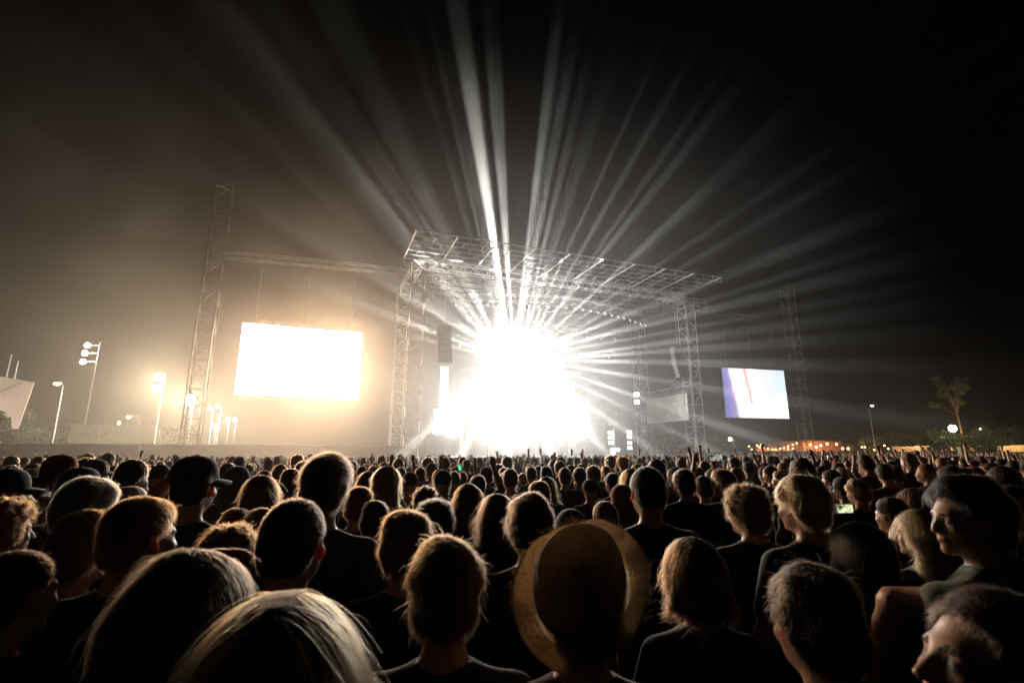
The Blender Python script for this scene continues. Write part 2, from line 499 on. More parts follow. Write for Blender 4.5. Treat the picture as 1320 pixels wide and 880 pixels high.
# stage-side lamp rack with white squares
rk = empty('blinder_rack', 'rack of small square lamps standing at the right edge of the stage', 'lamp rack', P(800, 590, 52) * 1.0, SROT)
rk.location.z = 0
f = MB()
for x in (-1.6, 0, 1.6): f.bar((x, 0, 0), (x, 0, 6.2), .05, 4)
for z in (2.4, 4.2, 6.2): f.bar((-1.6, 0, z), (1.6, 0, z), .05, 4)
f.box((0, .1, 3.4), (1.3, .3, 2.0))
f.build('frame', M['black_metal'], rk)
sq = MB().box((0, -.1, 0), (.55, .06, .36)).mesh('lamp_square', emit('blinder_glow', (1, .98, .95), 1.6))
for x, z in ((-1.15, 4.0), (-1.15, 3.5), (-1.15, 3.0), (1.1, 4.1), (1.1, 3.6), (1.1, 3.0), (1.1, 2.5), (-.9, 2.3), (-.4, 2.3), (-.9, 1.9)):
    inst('lamp_square', sq, rk, (x, 0, z))
# PA hang, left and right
for x, nm in ((-12.6, 'left'), (12.2, 'right')):
    o = empty('speaker_array', 'curved hang of loudspeakers beside the %s stage tower' % nm, 'speaker array', SW(x, 3.2, 0), SROT)
    for k in range(8):
        MB().box((0, -.02 * k * k * .6 + .1, 12.6 - .42 * k), (1.2, .7, .39), R=Matrix.Rotation(.04 * k, 3, 'X')).build('cabinet', M['black_metal'], o)
    MB().bar((0, 0, 12.8), (0, 0, 18), .02, 4).build('chain', M['steel'], o)

# ------------------------------------------------------------------ video screens, header trusses and masts
def screen_material(name, left):
    m = bpy.data.materials.new(name); m.use_nodes = True
    t = m.node_tree; t.nodes.remove(t.nodes['Principled BSDF'])
    L = t.links.new; N_ = t.nodes.new
    tc = N_('ShaderNodeTexCoord'); sp = N_('ShaderNodeSeparateXYZ')
    L(tc.outputs['Object'], sp.inputs[0])
    nz = N_('ShaderNodeTexNoise'); nz.inputs['Scale'].default_value = 1.1; nz.inputs['Detail'].default_value = 5
    L(tc.outputs['Object'], nz.inputs['Vector'])
    def math_(op, a, b, c=None):
        n = N_('ShaderNodeMath'); n.operation = op
        for i, q in enumerate((a, b, c)):
            if q is None: continue
            if isinstance(q, (int, float)): n.inputs[i].default_value = q
            else: L(q, n.inputs[i])
        return n.outputs[0]
    def ramp(fac, stops):
        r = N_('ShaderNodeValToRGB'); L(fac, r.inputs[0])
        cr = r.color_ramp
        while len(cr.elements) < len(stops): cr.elements.new(.5)
        for e, (p, c) in zip(cr.elements, stops): e.position = p; e.color = (*c, 1)
        return r.outputs[0]
    wob = math_('MULTIPLY_ADD', nz.outputs['Fac'], 1.2, -.6)
    e = N_('ShaderNodeEmission')
    if left:
        x = math_('ADD', math_('MULTIPLY_ADD', sp.outputs[2], -.06, sp.outputs[0]), math_('MULTIPLY', wob, .9))
        u = math_('MULTIPLY_ADD', x, 1 / 9.7, .5)
        col = ramp(u, [(0, (.09, .075, .13)), (.05, (.16, .13, .2)), (.1, (.8, .55, .36)), (1, (1, .68, .42))])
        L(col, e.inputs[0]); e.inputs[1].default_value = 90
    else:
        # a pale close-up: violet left margin, white diagonal, a reddish fold, a grey upper right
        x = math_('ADD', math_('MULTIPLY_ADD', sp.outputs[2], .16, sp.outputs[0]), math_('MULTIPLY', wob, .6))
        u = math_('MULTIPLY_ADD', x, 1 / 9.0, .5)
        c1 = ramp(u, [(0, (.16, .15, .42)), (.13, (.30, .26, .5)), (.18, (1, .9, .86)), (.36, (1.2, 1, .95)), (.405, (1, .34, .3)), (.45, (1.3, 1.1, 1.05)), (.6, (1.2, 1, .95)), (.68, (.74, .74, .78)), (1, (.6, .72, .78))])
        z2 = math_('ADD', math_('MULTIPLY_ADD', sp.outputs[0], -.28, sp.outputs[2]), math_('MULTIPLY', wob, .8))
        k = math_('LESS_THAN', z2, -1.0)
        k2 = math_('GREATER_THAN', sp.outputs[0], -2.4)
        kk = math_('MULTIPLY', k, k2)
        mx = N_('ShaderNodeMix'); mx.data_type = 'RGBA'
        L(kk, mx.inputs['Factor']); L(c1, mx.inputs['A']); mx.inputs['B'].default_value = (1.3, 1.05, .95, 1)
        L(mx.outputs['Result'], e.inputs[0]); e.inputs[1].default_value = 1.4
    L(e.outputs[0], t.nodes['Material Output'].inputs[0])
    m.cycles.emission_sampling = 'FRONT'
    return m

def screen(p_l, p_r, zb, h, left, label):
    c = (p_l + p_r) / 2; w = (p_r - p_l).length
    rz = math.atan2(p_r.y - p_l.y, p_r.x - p_l.x)
    o = empty('video_screen', label, 'video screen', (c.x, c.y, zb + h / 2), rz)
    MB().add([(-w / 2, -.03, -h / 2), (w / 2, -.03, -h / 2), (w / 2, -.03, h / 2), (-w / 2, -.03, h / 2)], [(0, 1, 2, 3)]).build('picture', screen_material('screen_picture_left' if left else 'screen_picture_right', left), o)
    MB().box((0, .18, 0), (w, .4, h)).build('back_case', M['black_metal'], o)
    fr = MB()
    for x in (-w * .4, 0, w * .4): fr.bar((x, .2, h / 2), (x, .2, 17.6 - zb - h / 2), .02, 4)
    fr.build('hanging_cable', M['steel'], o)
    return o
screen(Vector((-22.6, 40.3, 0)), Vector((-13.65, 44.0, 0)), 6.6, 6.0, True, 'overexposed white video screen hung from the left mast, bigger looking of the two')
screen(Vector((25.5, 59.7, 0)), Vector((34.3, 62.0, 0)), 6.15, 6.0, False, 'video screen right of the stage showing a pale close up with a violet edge')
for (x, y, lab, s) in ((-23.9, 37.6, 'tall lattice mast left of the stage holding the white video screen', 1.15), (36.6, 63.0, 'tall lattice mast right of the stage beside the smaller video screen', 1.15)):
    o = empty('lattice_mast', lab, 'mast', (x, y, 0), SROT)
    lattice(o, (0, 0, 0), (0, 0, 23.4), s, s, 1.1, .05, .026, up=(0, 1, 0), m=M['dim_steel'] if x < 0 else M['steel'], solo=(x > 0))
    MB().box((0, 0, .15), (2.4, 2.4, .3)).build('base_plate', M['black_metal'], o)
    mb = MB(); mb.bar((-.6, -.6, 23.4), (.6, .6, 23.5), .04); mb.bar((-.7, 0, 23.5), (.9, 0, 24.2), .04); mb.bar((.5, 0, 23.5), (.5, 0, 24.4), .03)
    mb.build('mast_head', M['dim_steel'], o)
for (a, b, lab) in ((Vector((-23.4, 37.9, 17.7)), SW(-15.6, 4.2, 17.7), 'header truss running from the left mast to the stage'), (SW(15.2, 5, 18.1), Vector((36.0, 62.6, 18.1)), 'header truss running from the stage to the right mast')):
    o = empty('header_truss', lab, 'truss')
    lattice(o, a, b, .55, .55, .9, .035, .018, m=M['dim_steel'])
# ------------------------------------------------------------------ left boundary: hoarding, building, lamps, banner, trees
def along(a, b, n):
    return [(a.lerp(b, k / n), a.lerp(b, (k + 1) / n)) for k in range(n)]
def hoarding(a, b, z, label, panel=2.6, rail=True, railm=None):
    o = empty('hoarding', label, 'hoarding', (a.x, a.y, 0), math.atan2(b.y - a.y, b.x - a.x))
    L = (b - a).length; n = int(L / panel); st = L / n
    pm_ = MB().box((st / 2, 0, z / 2), (st - .02, .05, z)).mesh('panel', M['hoarding'])
    ps = MB().bar((0, .08, 0), (0, .08, z + .05), .035, 6).mesh('post', M['black_metal'])
    for k in range(n):
        inst('panel', pm_, o, (k * st, .004 * (k % 2), 0))
        inst('post', ps, o, (k * st, 0, 0))
    if rail: MB().box((L / 2, 0, z + .03), (L, .09, .05)).build('top_rail', railm or M['rail'], o)
    return o
hoarding(Vector((-46, 28.2, 0)), Vector((-8.9, 42.3, 0)), 2.52, 'dark hoarding with a thin pale top rail closing off the left side of the field')
hoarding(SW(15.6, -1.5, 0), Vector((92, 70.0, 0)), 2.15, 'dark hoarding running behind the crowd on the right side of the field', rail=False)

def lit_lens(parent, mesh, loc, rot=None): return inst('lamp_glass', mesh, parent, loc, rot)
ball = MB().lathe([(.0, -1), (.5, -.87), (.87, -.5), (1, 0), (.87, .5), (.5, .87), (0, 1)], 8)
def ball_me(name, m): return ball.mesh(name, m, True)
FB = ball_me('flood_ball', M['flood']); SB = ball_me('street_ball', M['street']); GB = ball_me('globe_ball', M['globe']); WB = ball_me('bulb_ball', M['warm_bulb'])

# dark low building with lit letters
a, b = P(86, 575, 52), P(206, 575, 56)
bl = empty('low_building', 'dark low flat roofed building with four pale letters behind the left hoarding', 'building', (a.x, a.y, 0), math.atan2(b.y - a.y, b.x - a.x))
W = (b - a).length; H = P(100, 548, 52).z
MB().box((W / 2, 3, H / 2), (W, 6, H)).build('wall', M['plaster'], bl)
MB().box((W / 2, 3, H + .08), (W + .5, 6.5, .16)).build('roof', M['black_metal'], bl)
wn = MB().box((0, -.03, 0), (.9, .06, 1.0)).mesh('window', M['black_metal'])
for k in range(8): inst('window', wn, bl, (W * (k + .6) / 8.4, 0, 1.9))
SIGNM = emit('sign_glow', (.95, .8, .45), .16)
for k, ch in enumerate('XYLO'):
    fc = bpy.data.curves.new('letter', 'FONT'); fc.body = ch; fc.size = .95; fc.extrude = .03; fc.align_x = 'CENTER'
    fc.materials.append(SIGNM)
    tmp = bpy.data.objects.new('tmp', fc)
    ob = bpy.data.objects.new('letter', bpy.data.meshes.new_from_object(tmp)); COL.objects.link(ob); ob.parent = bl
    ob.location = (W * (.155 + .075 * k), -.09, H - 1.15); ob.rotation_euler = (math.pi / 2, 0, 0)

def glow(parent, loc, watts, color, r=.12):
    """the light a lamp gives off, carried by that lamp"""
    ld = bpy.data.lights.new('lamp_or_fill', 'POINT'); ld.energy = watts; ld.color = color; ld.shadow_soft_size = r
    lo = bpy.data.objects.new('lamp_or_fill', ld); COL.objects.link(lo); lo.parent = parent; lo.location = loc
    return lo
FLOOD_W = 3400.0
def pole_lamp(px, py_top, py_base, d, name, label, cat, lamps, r=.09, group=None, m=None):
    """straight pole; lamps = [(dx, dy px offset from the pole top, size m, ball mesh)]"""
    base = P(px, py_base, d); top = P(px, py_top, d)
    o = empty(name, label, cat, (base.x, d, 0), 0, group)
    MB().bar((0, 0, 0), (0, 0, top.z), r, 8, r * .6).build('pole', m or M['steel'], o)
    for (lx, ly, s, me) in lamps:
        q = P(lx, ly, d) - Vector((base.x, d, 0))
        hd = MB(); hd.bar((0, 0, q.z), (q.x, 0, q.z), .035, 5); hd.box((q.x, .12, q.z), (s * 2.2, .18, s * 2))
        h = hd.build('lamp_head', M['black_metal'], o)
        inst('lamp_glass', me, h, (q.x, -.05, q.z), None, (s, s * .4, s))
        if me is FB: glow(h, (q.x, -.3, q.z), FLOOD_W * s * s * 9, (1, .84, .62))
    return o
pole_lamp(105, 441, 570, 62, 'light_mast', 'slim mast with three stacked floodlights left of the other lamps', 'floodlight mast', [(112.5, 445, .32, FB), (109.5, 455, .34, FB), (107, 466, .32, FB)])
pole_lamp(199, 482, 570, 50, 'light_mast', 'slim mast with two glaring round floodlights', 'floodlight mast', [(203.5, 486, .36, FB), (201.5, 501, .38, FB)])
pole_lamp(242, 508, 571, 46, 'light_mast', 'floodlight with one broad glare at the foot of the left lattice mast', 'floodlight mast', [(246, 514, .42, FB), (244, 519, .3, FB)])
for (px, py, lab) in ((271, 526, 'left of two small floodlights side by side under the white screen'), (281, 524, 'right of two small floodlights side by side under the white screen'), (294, 541, 'left of a pair of small floodlights low beneath the white screen'), (303, 541, 'right of a pair of small floodlights low beneath the white screen'), (278, 549, 'lowest lone small floodlight right of the lattice mast')):
    pole_lamp(px - 2, py, 572, 50, 'flood_stand', lab, 'floodlight', [(px, py, .17, FB)], .05)
# curved street lamps
def cobra(px, py, bx, by, d, label, s=.22, me=None, r=.11):
    base, q = P(bx, by, d), P(px, py, d)
    base.z = 0
    o = empty('street_lamp', label, 'street lamp', base)
    dx = q.x - base.x; sg = 1 if dx > 0 else -1
    tp = Vector((dx * .12, 0, q.z - .25))
    pts = [Vector((0, 0, 0)), tp * .5, tp, tp + Vector((dx * .25, 0, .28)), Vector((dx, 0, q.z + .12))]
    pb = MB()
    pb.bar(pts[0], pts[1], r, 8, r * .8); pb.bar(pts[1], pts[2], r * .8, 8, r * .6)
    pb.tube(pts[2:], r * .5, 6)
    pb.build('pole', M['steel'], o)
    h = MB().lathe([(.08, .2), (.2, .1), (.24, 0), (.2, -.04)], 8, (0, 0, 0)).build('lamp_head', M['black_metal'], o, loc=(dx, 0, q.z))
    inst('lamp_glass', me or SB, h, (0, 0, -.08), None, (s, s, s * .6))
    return o
cobra(74, 493, 67, 570, 40, 'tall curved street lamp with a warm head at the far left, before the trees')
cobra(166, 536.5, 177, 572, 60, 'short curved street lamp behind the low building', .2)
pole_lamp(151, 545, 570, 60, 'lamp_post', 'small lone lamp just above the roof of the low building', 'lamp post', [(154, 545, .16, SB)], .05)
# lit kiosk
k0 = P(173, 549, 58)
kb = empty('kiosk', 'tiny lit booth with an orange window behind the low building', 'kiosk', (k0.x, 58, 0))
MB().box((0, 0, 2.5), (1.3, 1.3, 5.0)).build('booth', M['pale_wall'], kb)
MB().box((0, -.66, 4.35), (.55, .03, .8)).build('window', emit('kiosk_window', (1, .35, .1), .9), kb)
fm = MB().box((-.55, -.68, 4.35), (.18, .04, 1.2)).box((.55, -.68, 4.35), (.18, .04, 1.2)).box((0, -.68, 4.98), (1.28, .04, .2)); fm.build('lit_frame', emit('kiosk_frame', (1, .75, .5), 1.6), kb)
# pale slim post
q = P(205, 555, 42)
po = empty('marker_post', 'slim pale post standing behind the left hoarding', 'post', (q.x, 42, 0))
MB().bar((0, 0, 0), (0, 0, q.z), .07, 8).build('shaft', M['rail'], po); MB().lathe([(.07, 0), (.1, .03), (0, .1)], 8, (0, 0, q.z)).build('cap', M['rail'], po)
# far left banner
bz = empty('field_banner', 'large pale banner with a ragged lower edge at the far left under two thin poles', 'banner', P(33, 545, 45) * 1.0, .3)
bz.location.z = 0
zt, zb_ = P(20, 494, 45).z, P(20, 547, 45).z
bw = 6.6
edge = [(0, zt + .1), (-bw, zt + 1.2), (-bw, zb_ - .2), (-4.2, zb_ + .5), (-3.2, zb_ - .1), (-2.2, zb_ + .1), (-1.5, zb_ - .3), (-1.15, zb_ + .7), (-.9, zb_ - .4), (-.45, zb_ - .35)]
bm_ = MB()
n_ = len(edge)
bm_.add([(x, 0, z) for x, z in edge] + [(x, .06, z) for x, z in edge], [tuple(range(n_)), tuple(range(2 * n_ - 1, n_ - 1, -1))] + [(i, i + n_, (i + 1) % n_ + n_, (i + 1) % n_) for i in range(n_)])
bm_.build('cloth', mat('banner_cloth', (.78, .68, .66), .9, 0, .14, .5, transl=(.8, .7, .68, .4)), bz)
for x in (-2.2, -1.6): MB().bar((x, .15, 0), (x, .15, zt + (2.6 if x < -2 else 2.0)), .05, 6).build('pole', M['steel'], bz)
MB().bar((-3.2, -.1, zt - 1.5), (-.9, -.1, zt - .0), .025, 5).build('rope', M['black_metal'], bz)
# lamp lighting the banner from the field side
bl_ = empty('banner_light', 'small floodlight on a low stand aimed up at the pale banner', 'floodlight', (-47.5, 39.5, 0), 0)
MB().bar((0, 0, 0), (0, 0, 2.2), .04, 6).build('stand', M['black_metal'], bl_)
hh = MB().box((0, 0, 2.35), (.4, .25, .3)).build('housing', M['black_metal'], bl_)
MB().box((0, .14, 2.35), (.34, .02, .24)).build('glass', emit('banner_flood', (1, .85, .72), 120), hh); glow(bl_, (0, .5, 2.5), 1500, (1, .84, .68))

# ------------------------------------------------------------------ trees
def leaf_cloud(mb, c, r, n, size, rng, flat=.8):
    for _ in range(n):
        d = rng.normal(size=3); d /= np.linalg.norm(d)
        p = np.array(c) + d * np.array(r) * (rng.random() ** .45)
        a = rng.normal(size=3); a /= np.linalg.norm(a)
        b_ = np.cross(a, rng.normal(size=3)); b_ /= np.linalg.norm(b_)
        s = size * (.6 + .8 * rng.random())
        mb.add([p - a * s, p + b_ * s * .45, p + a * s, p - b_ * s * .45], [(0, 1, 2, 3)])
def tree(x, y, h, spread, seed, label, cat='tree', clumps=14, leaves=70, size=.22, trunk=.16, name='tree', m=None, lean=0., bare=False, low=.35, group=None):
    rng = np.random.default_rng(seed)
    o = empty(name, label, cat, (x, y, 0), 0, group)
    t = MB(); lf = MB()
    th = h * low
    top = Vector((lean, 0, h * .8))
    t.bar((0, 0, 0), (lean * .3, 0, th), trunk, 7, trunk * .75)
    t.bar((lean * .3, 0, th), top, trunk * .75, 6, trunk * .2)
    for k in range(clumps):
        f_ = rng.random()
        st = Vector((lean * .3, 0, th)).lerp(top, f_ * .7)
        an = rng.random() * 6.283
        rr = spread * (.35 + .65 * rng.random()) * (1 - .45 * f_)
        en = st + Vector((math.cos(an) * rr, math.sin(an) * rr, h * (.12 + .2 * rng.random())))
        md = st.lerp(en, .5) + Vector((0, 0, h * .03))
        t.bar(st, md, trunk * .34, 5, trunk * .2); t.bar(md, en, trunk * .2, 4, trunk * .06)
        if not bare or rng.random() < .5:
            c = spread * (.22 + .2 * rng.random())
            leaf_cloud(lf, en, (c, c, c * .7), leaves, size, rng)
    t.build('trunk', M['bark'], o)
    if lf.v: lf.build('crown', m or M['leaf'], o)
    return o
def tree_px(px, py_top, d, spread, seed, label, **k):
    q = P(px, py_top, d); return tree(q.x, d, q.z, spread, seed, label, **k)
tree_px(1226, 484, 62, 2.1, 3, 'tall sparse tree with a thin crown rising behind the globe lamp', clumps=16, leaves=42, size=.2, trunk=.14, low=.55, lean=-.5, name='sparse_tree')
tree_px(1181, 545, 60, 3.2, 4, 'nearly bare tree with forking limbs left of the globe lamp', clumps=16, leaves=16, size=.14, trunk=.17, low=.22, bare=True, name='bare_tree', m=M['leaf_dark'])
tree_px(1215, 548, 56, 2.0, 5, 'leafy bush lit yellow green by the globe lamp', cat='bush', clumps=22, leaves=120, size=.15, trunk=.1, low=.2, name='lit_bush')
tree_px(1250, 545, 58, 2.2, 15, 'leafy bush on the right of the globe lamp', cat='bush', clumps=22, leaves=120, size=.15, trunk=.1, low=.2, name='lit_bush')
for i, (px, py, d, sp, lab) in enumerate(((1300, 538, 66, 3.4, 'dark tree at the far right edge behind the wall'), (1145, 552, 74, 3.6, 'dark spreading tree under the faint street lamp'), (1280, 560, 64, 2.6, 'low dark tree right of the lit bushes'), (1105, 556, 86, 3.6, 'dark tree behind the orange building'),
                                          (30, 520, 56, 2.8, 'dark tree beside the pale banner at far left'), (60, 545, 60, 2.8, 'dark tree behind the tall curved street lamp'), (3, 524, 38, 1.4, 'dark round tree in front of the pale banner'), (925, 560, 84, 2.6, 'dim green trees seen past the right stage tower'), (862, 548, 90, 4.5, 'green tree glimpsed through the right wing of the stage'), (230, 548, 75, 3.2, 'dark tree hump behind the left lattice mast'))):
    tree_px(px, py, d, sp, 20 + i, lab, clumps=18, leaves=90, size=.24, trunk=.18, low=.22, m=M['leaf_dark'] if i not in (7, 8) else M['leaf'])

# ------------------------------------------------------------------ right side: lamps, building, wall, bulbs
gl = pole_lamp(1231, 556, 578, 52, 'globe_lamp', 'globe lamp on a dark post lighting the bushes at right', 'street lamp', [], .07, m=M['black_metal'])
q = P(1228, 552, 52); inst('globe', GB, gl, (q.x - gl.location.x, 0, q.z), None, (.34, .34, .34)); glow(gl, (q.x - gl.location.x, 0, q.z + .5), 800, (1, .75, .35))
cobra(1124, 522, 1128, 578, 72, 'faint distant street lamp above the dark trees', .18, ball_me('faint_ball', emit('faint_street', (1, .8, .5), 25)), .07)
pole_lamp(1263, 553, 578, 66, 'lamp_post', 'tiny distant lamp right of the globe lamp', 'lamp post', [(1263.5, 553, .14, ball_me('dim_ball', emit('dim_lamp', (1, .85, .6), 12)))], .04)
pole_lamp(947, 566, 580, 72, 'lamp_post', 'warm lamp shining low under the right video screen', 'lamp post', [(941, 566, .22, SB)], .05)
a, b = P(1036, 580, 78), P(1105, 580, 84)
br = empty('brick_building', 'low orange brick building with small lamps along its front', 'building', (a.x, a.y, 0), math.atan2(b.y - a.y, b.x - a.x))
W = (b - a).length; H = P(1060, 568.5, 80).z
MB().box((W * .36, 3, H / 2), (W * .72, 6, H)).build('wall', M['brick'], br)
MB().box((W * .86, 3.2, H * .47), (W * .28, 6, H * .94)).build('annex', mat('dark_brick', (.2, .075, .045), .85, 0, .25, 3), br)
MB().box((W * .36, 3, H + .08), (W * .74, 6.4, .16)).build('roof', M['plaster'], br)
MB().box((W * .89, .16, H * .5), (W * .09, .1, H * .75)).build('door', M['pale_wall'], br)
for k in range(5): MB().box((W * (.06 + .14 * k), -.02, H * .3), (1.2, .06, 1.1)).build('window', M['black_metal'], br)
bul = emit('wall_bulb', (1, .52, .2), 40)
BUL = ball_me('wall_bulb_ball', bul)
for k, (px, py) in enumerate(((1042, 573), (1049, 576), (1055, 574), (1063, 572), (1075, 572.5), (1083, 578), (1090, 578))):
    q = P(px, py, 78); inst('wall_lamp', BUL, br, br.matrix_basis.inverted() @ Vector((q.x, q.y - .6, q.z)), None, (.13,) * 3)
tn = empty('food_tent', 'row of dim low tents with warm bulbs left of the orange building', 'tent', P(1000, 580, 80) * 1.0, .25); tn.location.z = 0
tb = MB()
for k in range(5):
    x = -4.6 + 2.3 * k
    tb.add([(x, -1.2, 2.6), (x + 2.2, -1.2, 2.6), (x + 2.2, 1.2, 2.6), (x, 1.2, 2.6), (x + 1.1, 0, 3.5), (x, -1.2, 2.3), (x + 2.2, -1.2, 2.3)], [(0, 1, 4), (1, 2, 4), (2, 3, 4), (3, 0, 4), (0, 5, 6, 1)])
    for sx in (0.05, 2.15): tb.bar((x + sx, -1.2, 0), (x + sx, -1.2, 2.6), .03, 4)
tb.build('canopy', M['brick'], tn)
st = empty('bulb_string', 'string of warm bulbs hanging above the right hoarding', 'string lights', (0, 0, 0))
pts = [(965.5, 575), (969, 579), (976, 574), (979, 576), (981, 573), (984, 577.5), (990, 578), (996, 579), (1000, 579), (1006, 578), (1011, 577), (1016, 575), (1016, 578.5), (1022, 573), (1022, 578), (1027, 571), (1111, 576), (1115, 576), (1127, 579.5), (1140, 574), (1145, 578), (1160, 577.5), (1173, 578), (1194, 578), (1267, 577)]
wire = MB()
prev = None
for (px, py) in pts:
    q = P(px, py, 71)
    inst('bulb', WB, st, q, None, (.12,) * 3)
    if prev is not None: wire.bar(prev + Vector((0, 0, .16)), q + Vector((0, 0, .16)), .012, 4)
    prev = q
wire.build('wire', M['black_metal'], st)
for px in (1045, 1070, 1095):
    q = P(px, 574, 78); glow(br, br.matrix_basis.inverted() @ Vector((q.x, q.y - 1.6, 2.6)), 500, (1, .5, .2))
for px in (985, 1010): 
    q = P(px, 574, 78); glow(tn, tn.matrix_basis.inverted() @ Vector((q.x, q.y - 1.8, 2.4)), 350, (1, .5, .2))
# pale wall strip and post
w0, w1 = P(1150, 577, 66), P(1335, 577, 60)
pw = empty('low_wall', 'long pale wall lit warm behind the right hoarding', 'wall', (w0.x, w0.y, 0), math.atan2(w1.y - w0.y, w1.x - w0.x))
LW = (w1 - w0).length
for k in range(6):
    MB().box((LW * (k + .5) / 6, 0, 1.42 + .04 * (k % 2)), (LW / 6 - .03, .3, 2.84 + .08 * (k % 2))).build('wall_panel', M['pale_wall'], pw)
q = P(1240, 577, 50)
for k in (1, 3, 5): glow(pw, (LW * k / 6, -2.2, 3.6), 420, (1, .62, .28))  # added fill lights with no lamp, to brighten the pale wall
gp = empty('gate_post', 'square pale post standing before the right hoarding', 'post', (q.x, 50, 0))
MB().box((0, 0, q.z / 2), (.62, .4, q.z)).build('shaft', M['pale_wall'], gp)
MB().box((0, 0, q.z + .05), (.74, .5, .1)).build('cap', M['pale_wall'], gp)
# ------------------------------------------------------------------ people: bodies grown from distance fields (one continuous surface each)
def ax(segs):
    """rectilinear axis from (start, end, step) pieces"""
    out = []
    for a, b, s in segs:
        n = max(1, int(round((b - a) / s)))
        out += list(np.linspace(a, b, n, endpoint=False))
    out.append(segs[-1][1])
    return np.array(out)

class Field:
    def __init__(s, xs, ys, zs):
        s.xs, s.ys, s.zs = xs, ys, zs
        s.F = np.full((len(xs), len(ys), len(zs)), .6, np.float32)
    def _sub(s, lo, hi):
        i = [max(0, np.searchsorted(a, l) - 1) for a, l in zip((s.xs, s.ys, s.zs), lo)]
        j = [min(len(a), np.searchsorted(a, h) + 1) for a, h in zip((s.xs, s.ys, s.zs), hi)]
        if any(b <= a for a, b in zip(i, j)): return None
        sl = tuple(slice(a, b) for a, b in zip(i, j))
        g = np.meshgrid(s.xs[sl[0]], s.ys[sl[1]], s.zs[sl[2]], indexing='ij')
        return sl, np.stack(g, -1)
    def put(s, c, r, fn, k=.02, cut=False):
        """smooth union (or cut) of fn, evaluated round centre c within radius r (scalar or 3)"""
        c = np.asarray(c, float); r = np.asarray(r, float) * np.ones(3) + k * 1.2 + .02
        q = s._sub(c - r, c + r)
        if q is None: return
        sl, p = q
        d = fn(p).astype(np.float32)
        f = s.F[sl]
        if cut:
            d = -d
            h = np.maximum(k - np.abs(f - d), 0) / k
            s.F[sl] = np.maximum(f, d) + h * h * k * .25
        else:
            h = np.maximum(k - np.abs(f - d), 0) / k
            s.F[sl] = np.minimum(f, d) - h * h * k * .25
    def ell(s, c, r, k=.02, R=None, cut=False):
        c = np.asarray(c, float); r = np.asarray(r, float)
        def fn(p):
            q = p - c
            if R is not None: q = q @ R
            k0 = np.sqrt(((q / r) ** 2).sum(-1)); k1 = np.sqrt(((q / (r * r)) ** 2).sum(-1)) + 1e-9
            return k0 * (k0 - 1) / k1
        s.put(c, r.max(), fn, k, cut)
    def cone(s, a, b, ra, rb, k=.02, cut=False, flat=None):
        a, b = np.asarray(a, float), np.asarray(b, float)
        ba = b - a; L2 = (ba ** 2).sum()
        def fn(p):
            h = np.clip(((p - a) @ ba) / L2, 0, 1)
            return np.sqrt((((p - a) - h[..., None] * ba) ** 2).sum(-1)) - (ra + (rb - ra) * h)
        m = (a + b) / 2
        s.put(m, np.abs(ba) / 2 + max(ra, rb), fn, k, cut)
    def mesh(s):
        F, xs, ys, zs = s.F, s.xs, s.ys, s.zs
        ins = F < 0
        nx, ny, nz = F.shape
        cnt = np.zeros((nx - 1, ny - 1, nz - 1), np.float32)
        acc = np.zeros((nx - 1, ny - 1, nz - 1, 3), np.float32)
        X = [xs, ys, zs]
        for a in range(3):
            sh = [slice(None)] * 3; sh2 = [slice(None)] * 3
            sh[a] = slice(0, -1); sh2[a] = slice(1, None)
            f0, f1 = F[tuple(sh)], F[tuple(sh2)]
            cr = ins[tuple(sh)] != ins[tuple(sh2)]
            t = np.where(cr, f0 / np.where(cr, f0 - f1, 1), 0)
            pos = [None] * 3
            for b in range(3):
                if b == a:
                    v = X[a][:-1].reshape([-1 if q == a else 1 for q in range(3)]) + t * np.diff(X[a]).reshape([-1 if q == a else 1 for q in range(3)])
                else:
                    v = np.broadcast_to(X[b].reshape([-1 if q == b else 1 for q in range(3)]), f0.shape)
                pos[b] = np.where(cr, v, 0)
            P3 = np.stack(pos, -1)
            o = [q for q in range(3) if q != a]
            for d0 in (0, 1):
                for d1 in (0, 1):
                    ss = [slice(None)] * 3
                    ss[o[0]] = slice(0, -1) if d0 == 0 else slice(1, None)
                    ss[o[1]] = slice(0, -1) if d1 == 0 else slice(1, None)
                    cnt += cr[tuple(ss)]
                    acc += P3[tuple(ss)]
        act = cnt > 0
        idx = np.full(act.shape, -1, np.int64)
        idx[act] = np.arange(act.sum())
        V = acc[act] / cnt[act][:, None]
        Q = []
        for a in range(3):
            sh = [slice(1, -1)] * 3; sh2 = [slice(1, -1)] * 3
            sh[a] = slice(0, -1); sh2[a] = slice(1, None)
            i0, i1 = ins[tuple(sh)], ins[tuple(sh2)]
            cr = np.argwhere(i0 != i1)
            if not len(cr): continue
            flip = i1[tuple(cr.T)]
            base = cr.copy()
            for q in range(3):
                if q != a: base[:, q] += 1
            o1, o2 = (a + 1) % 3, (a + 2) % 3
            def at(d1, d2):
                b = base.copy(); b[:, o1] -= d1; b[:, o2] -= d2
                return idx[tuple(b.T)]
            q4 = np.stack([at(1, 1), at(0, 1), at(0, 0), at(1, 0)], 1)
            q4[flip] = q4[flip][:, ::-1]
            Q.append(q4)
        return V, np.concatenate(Q)

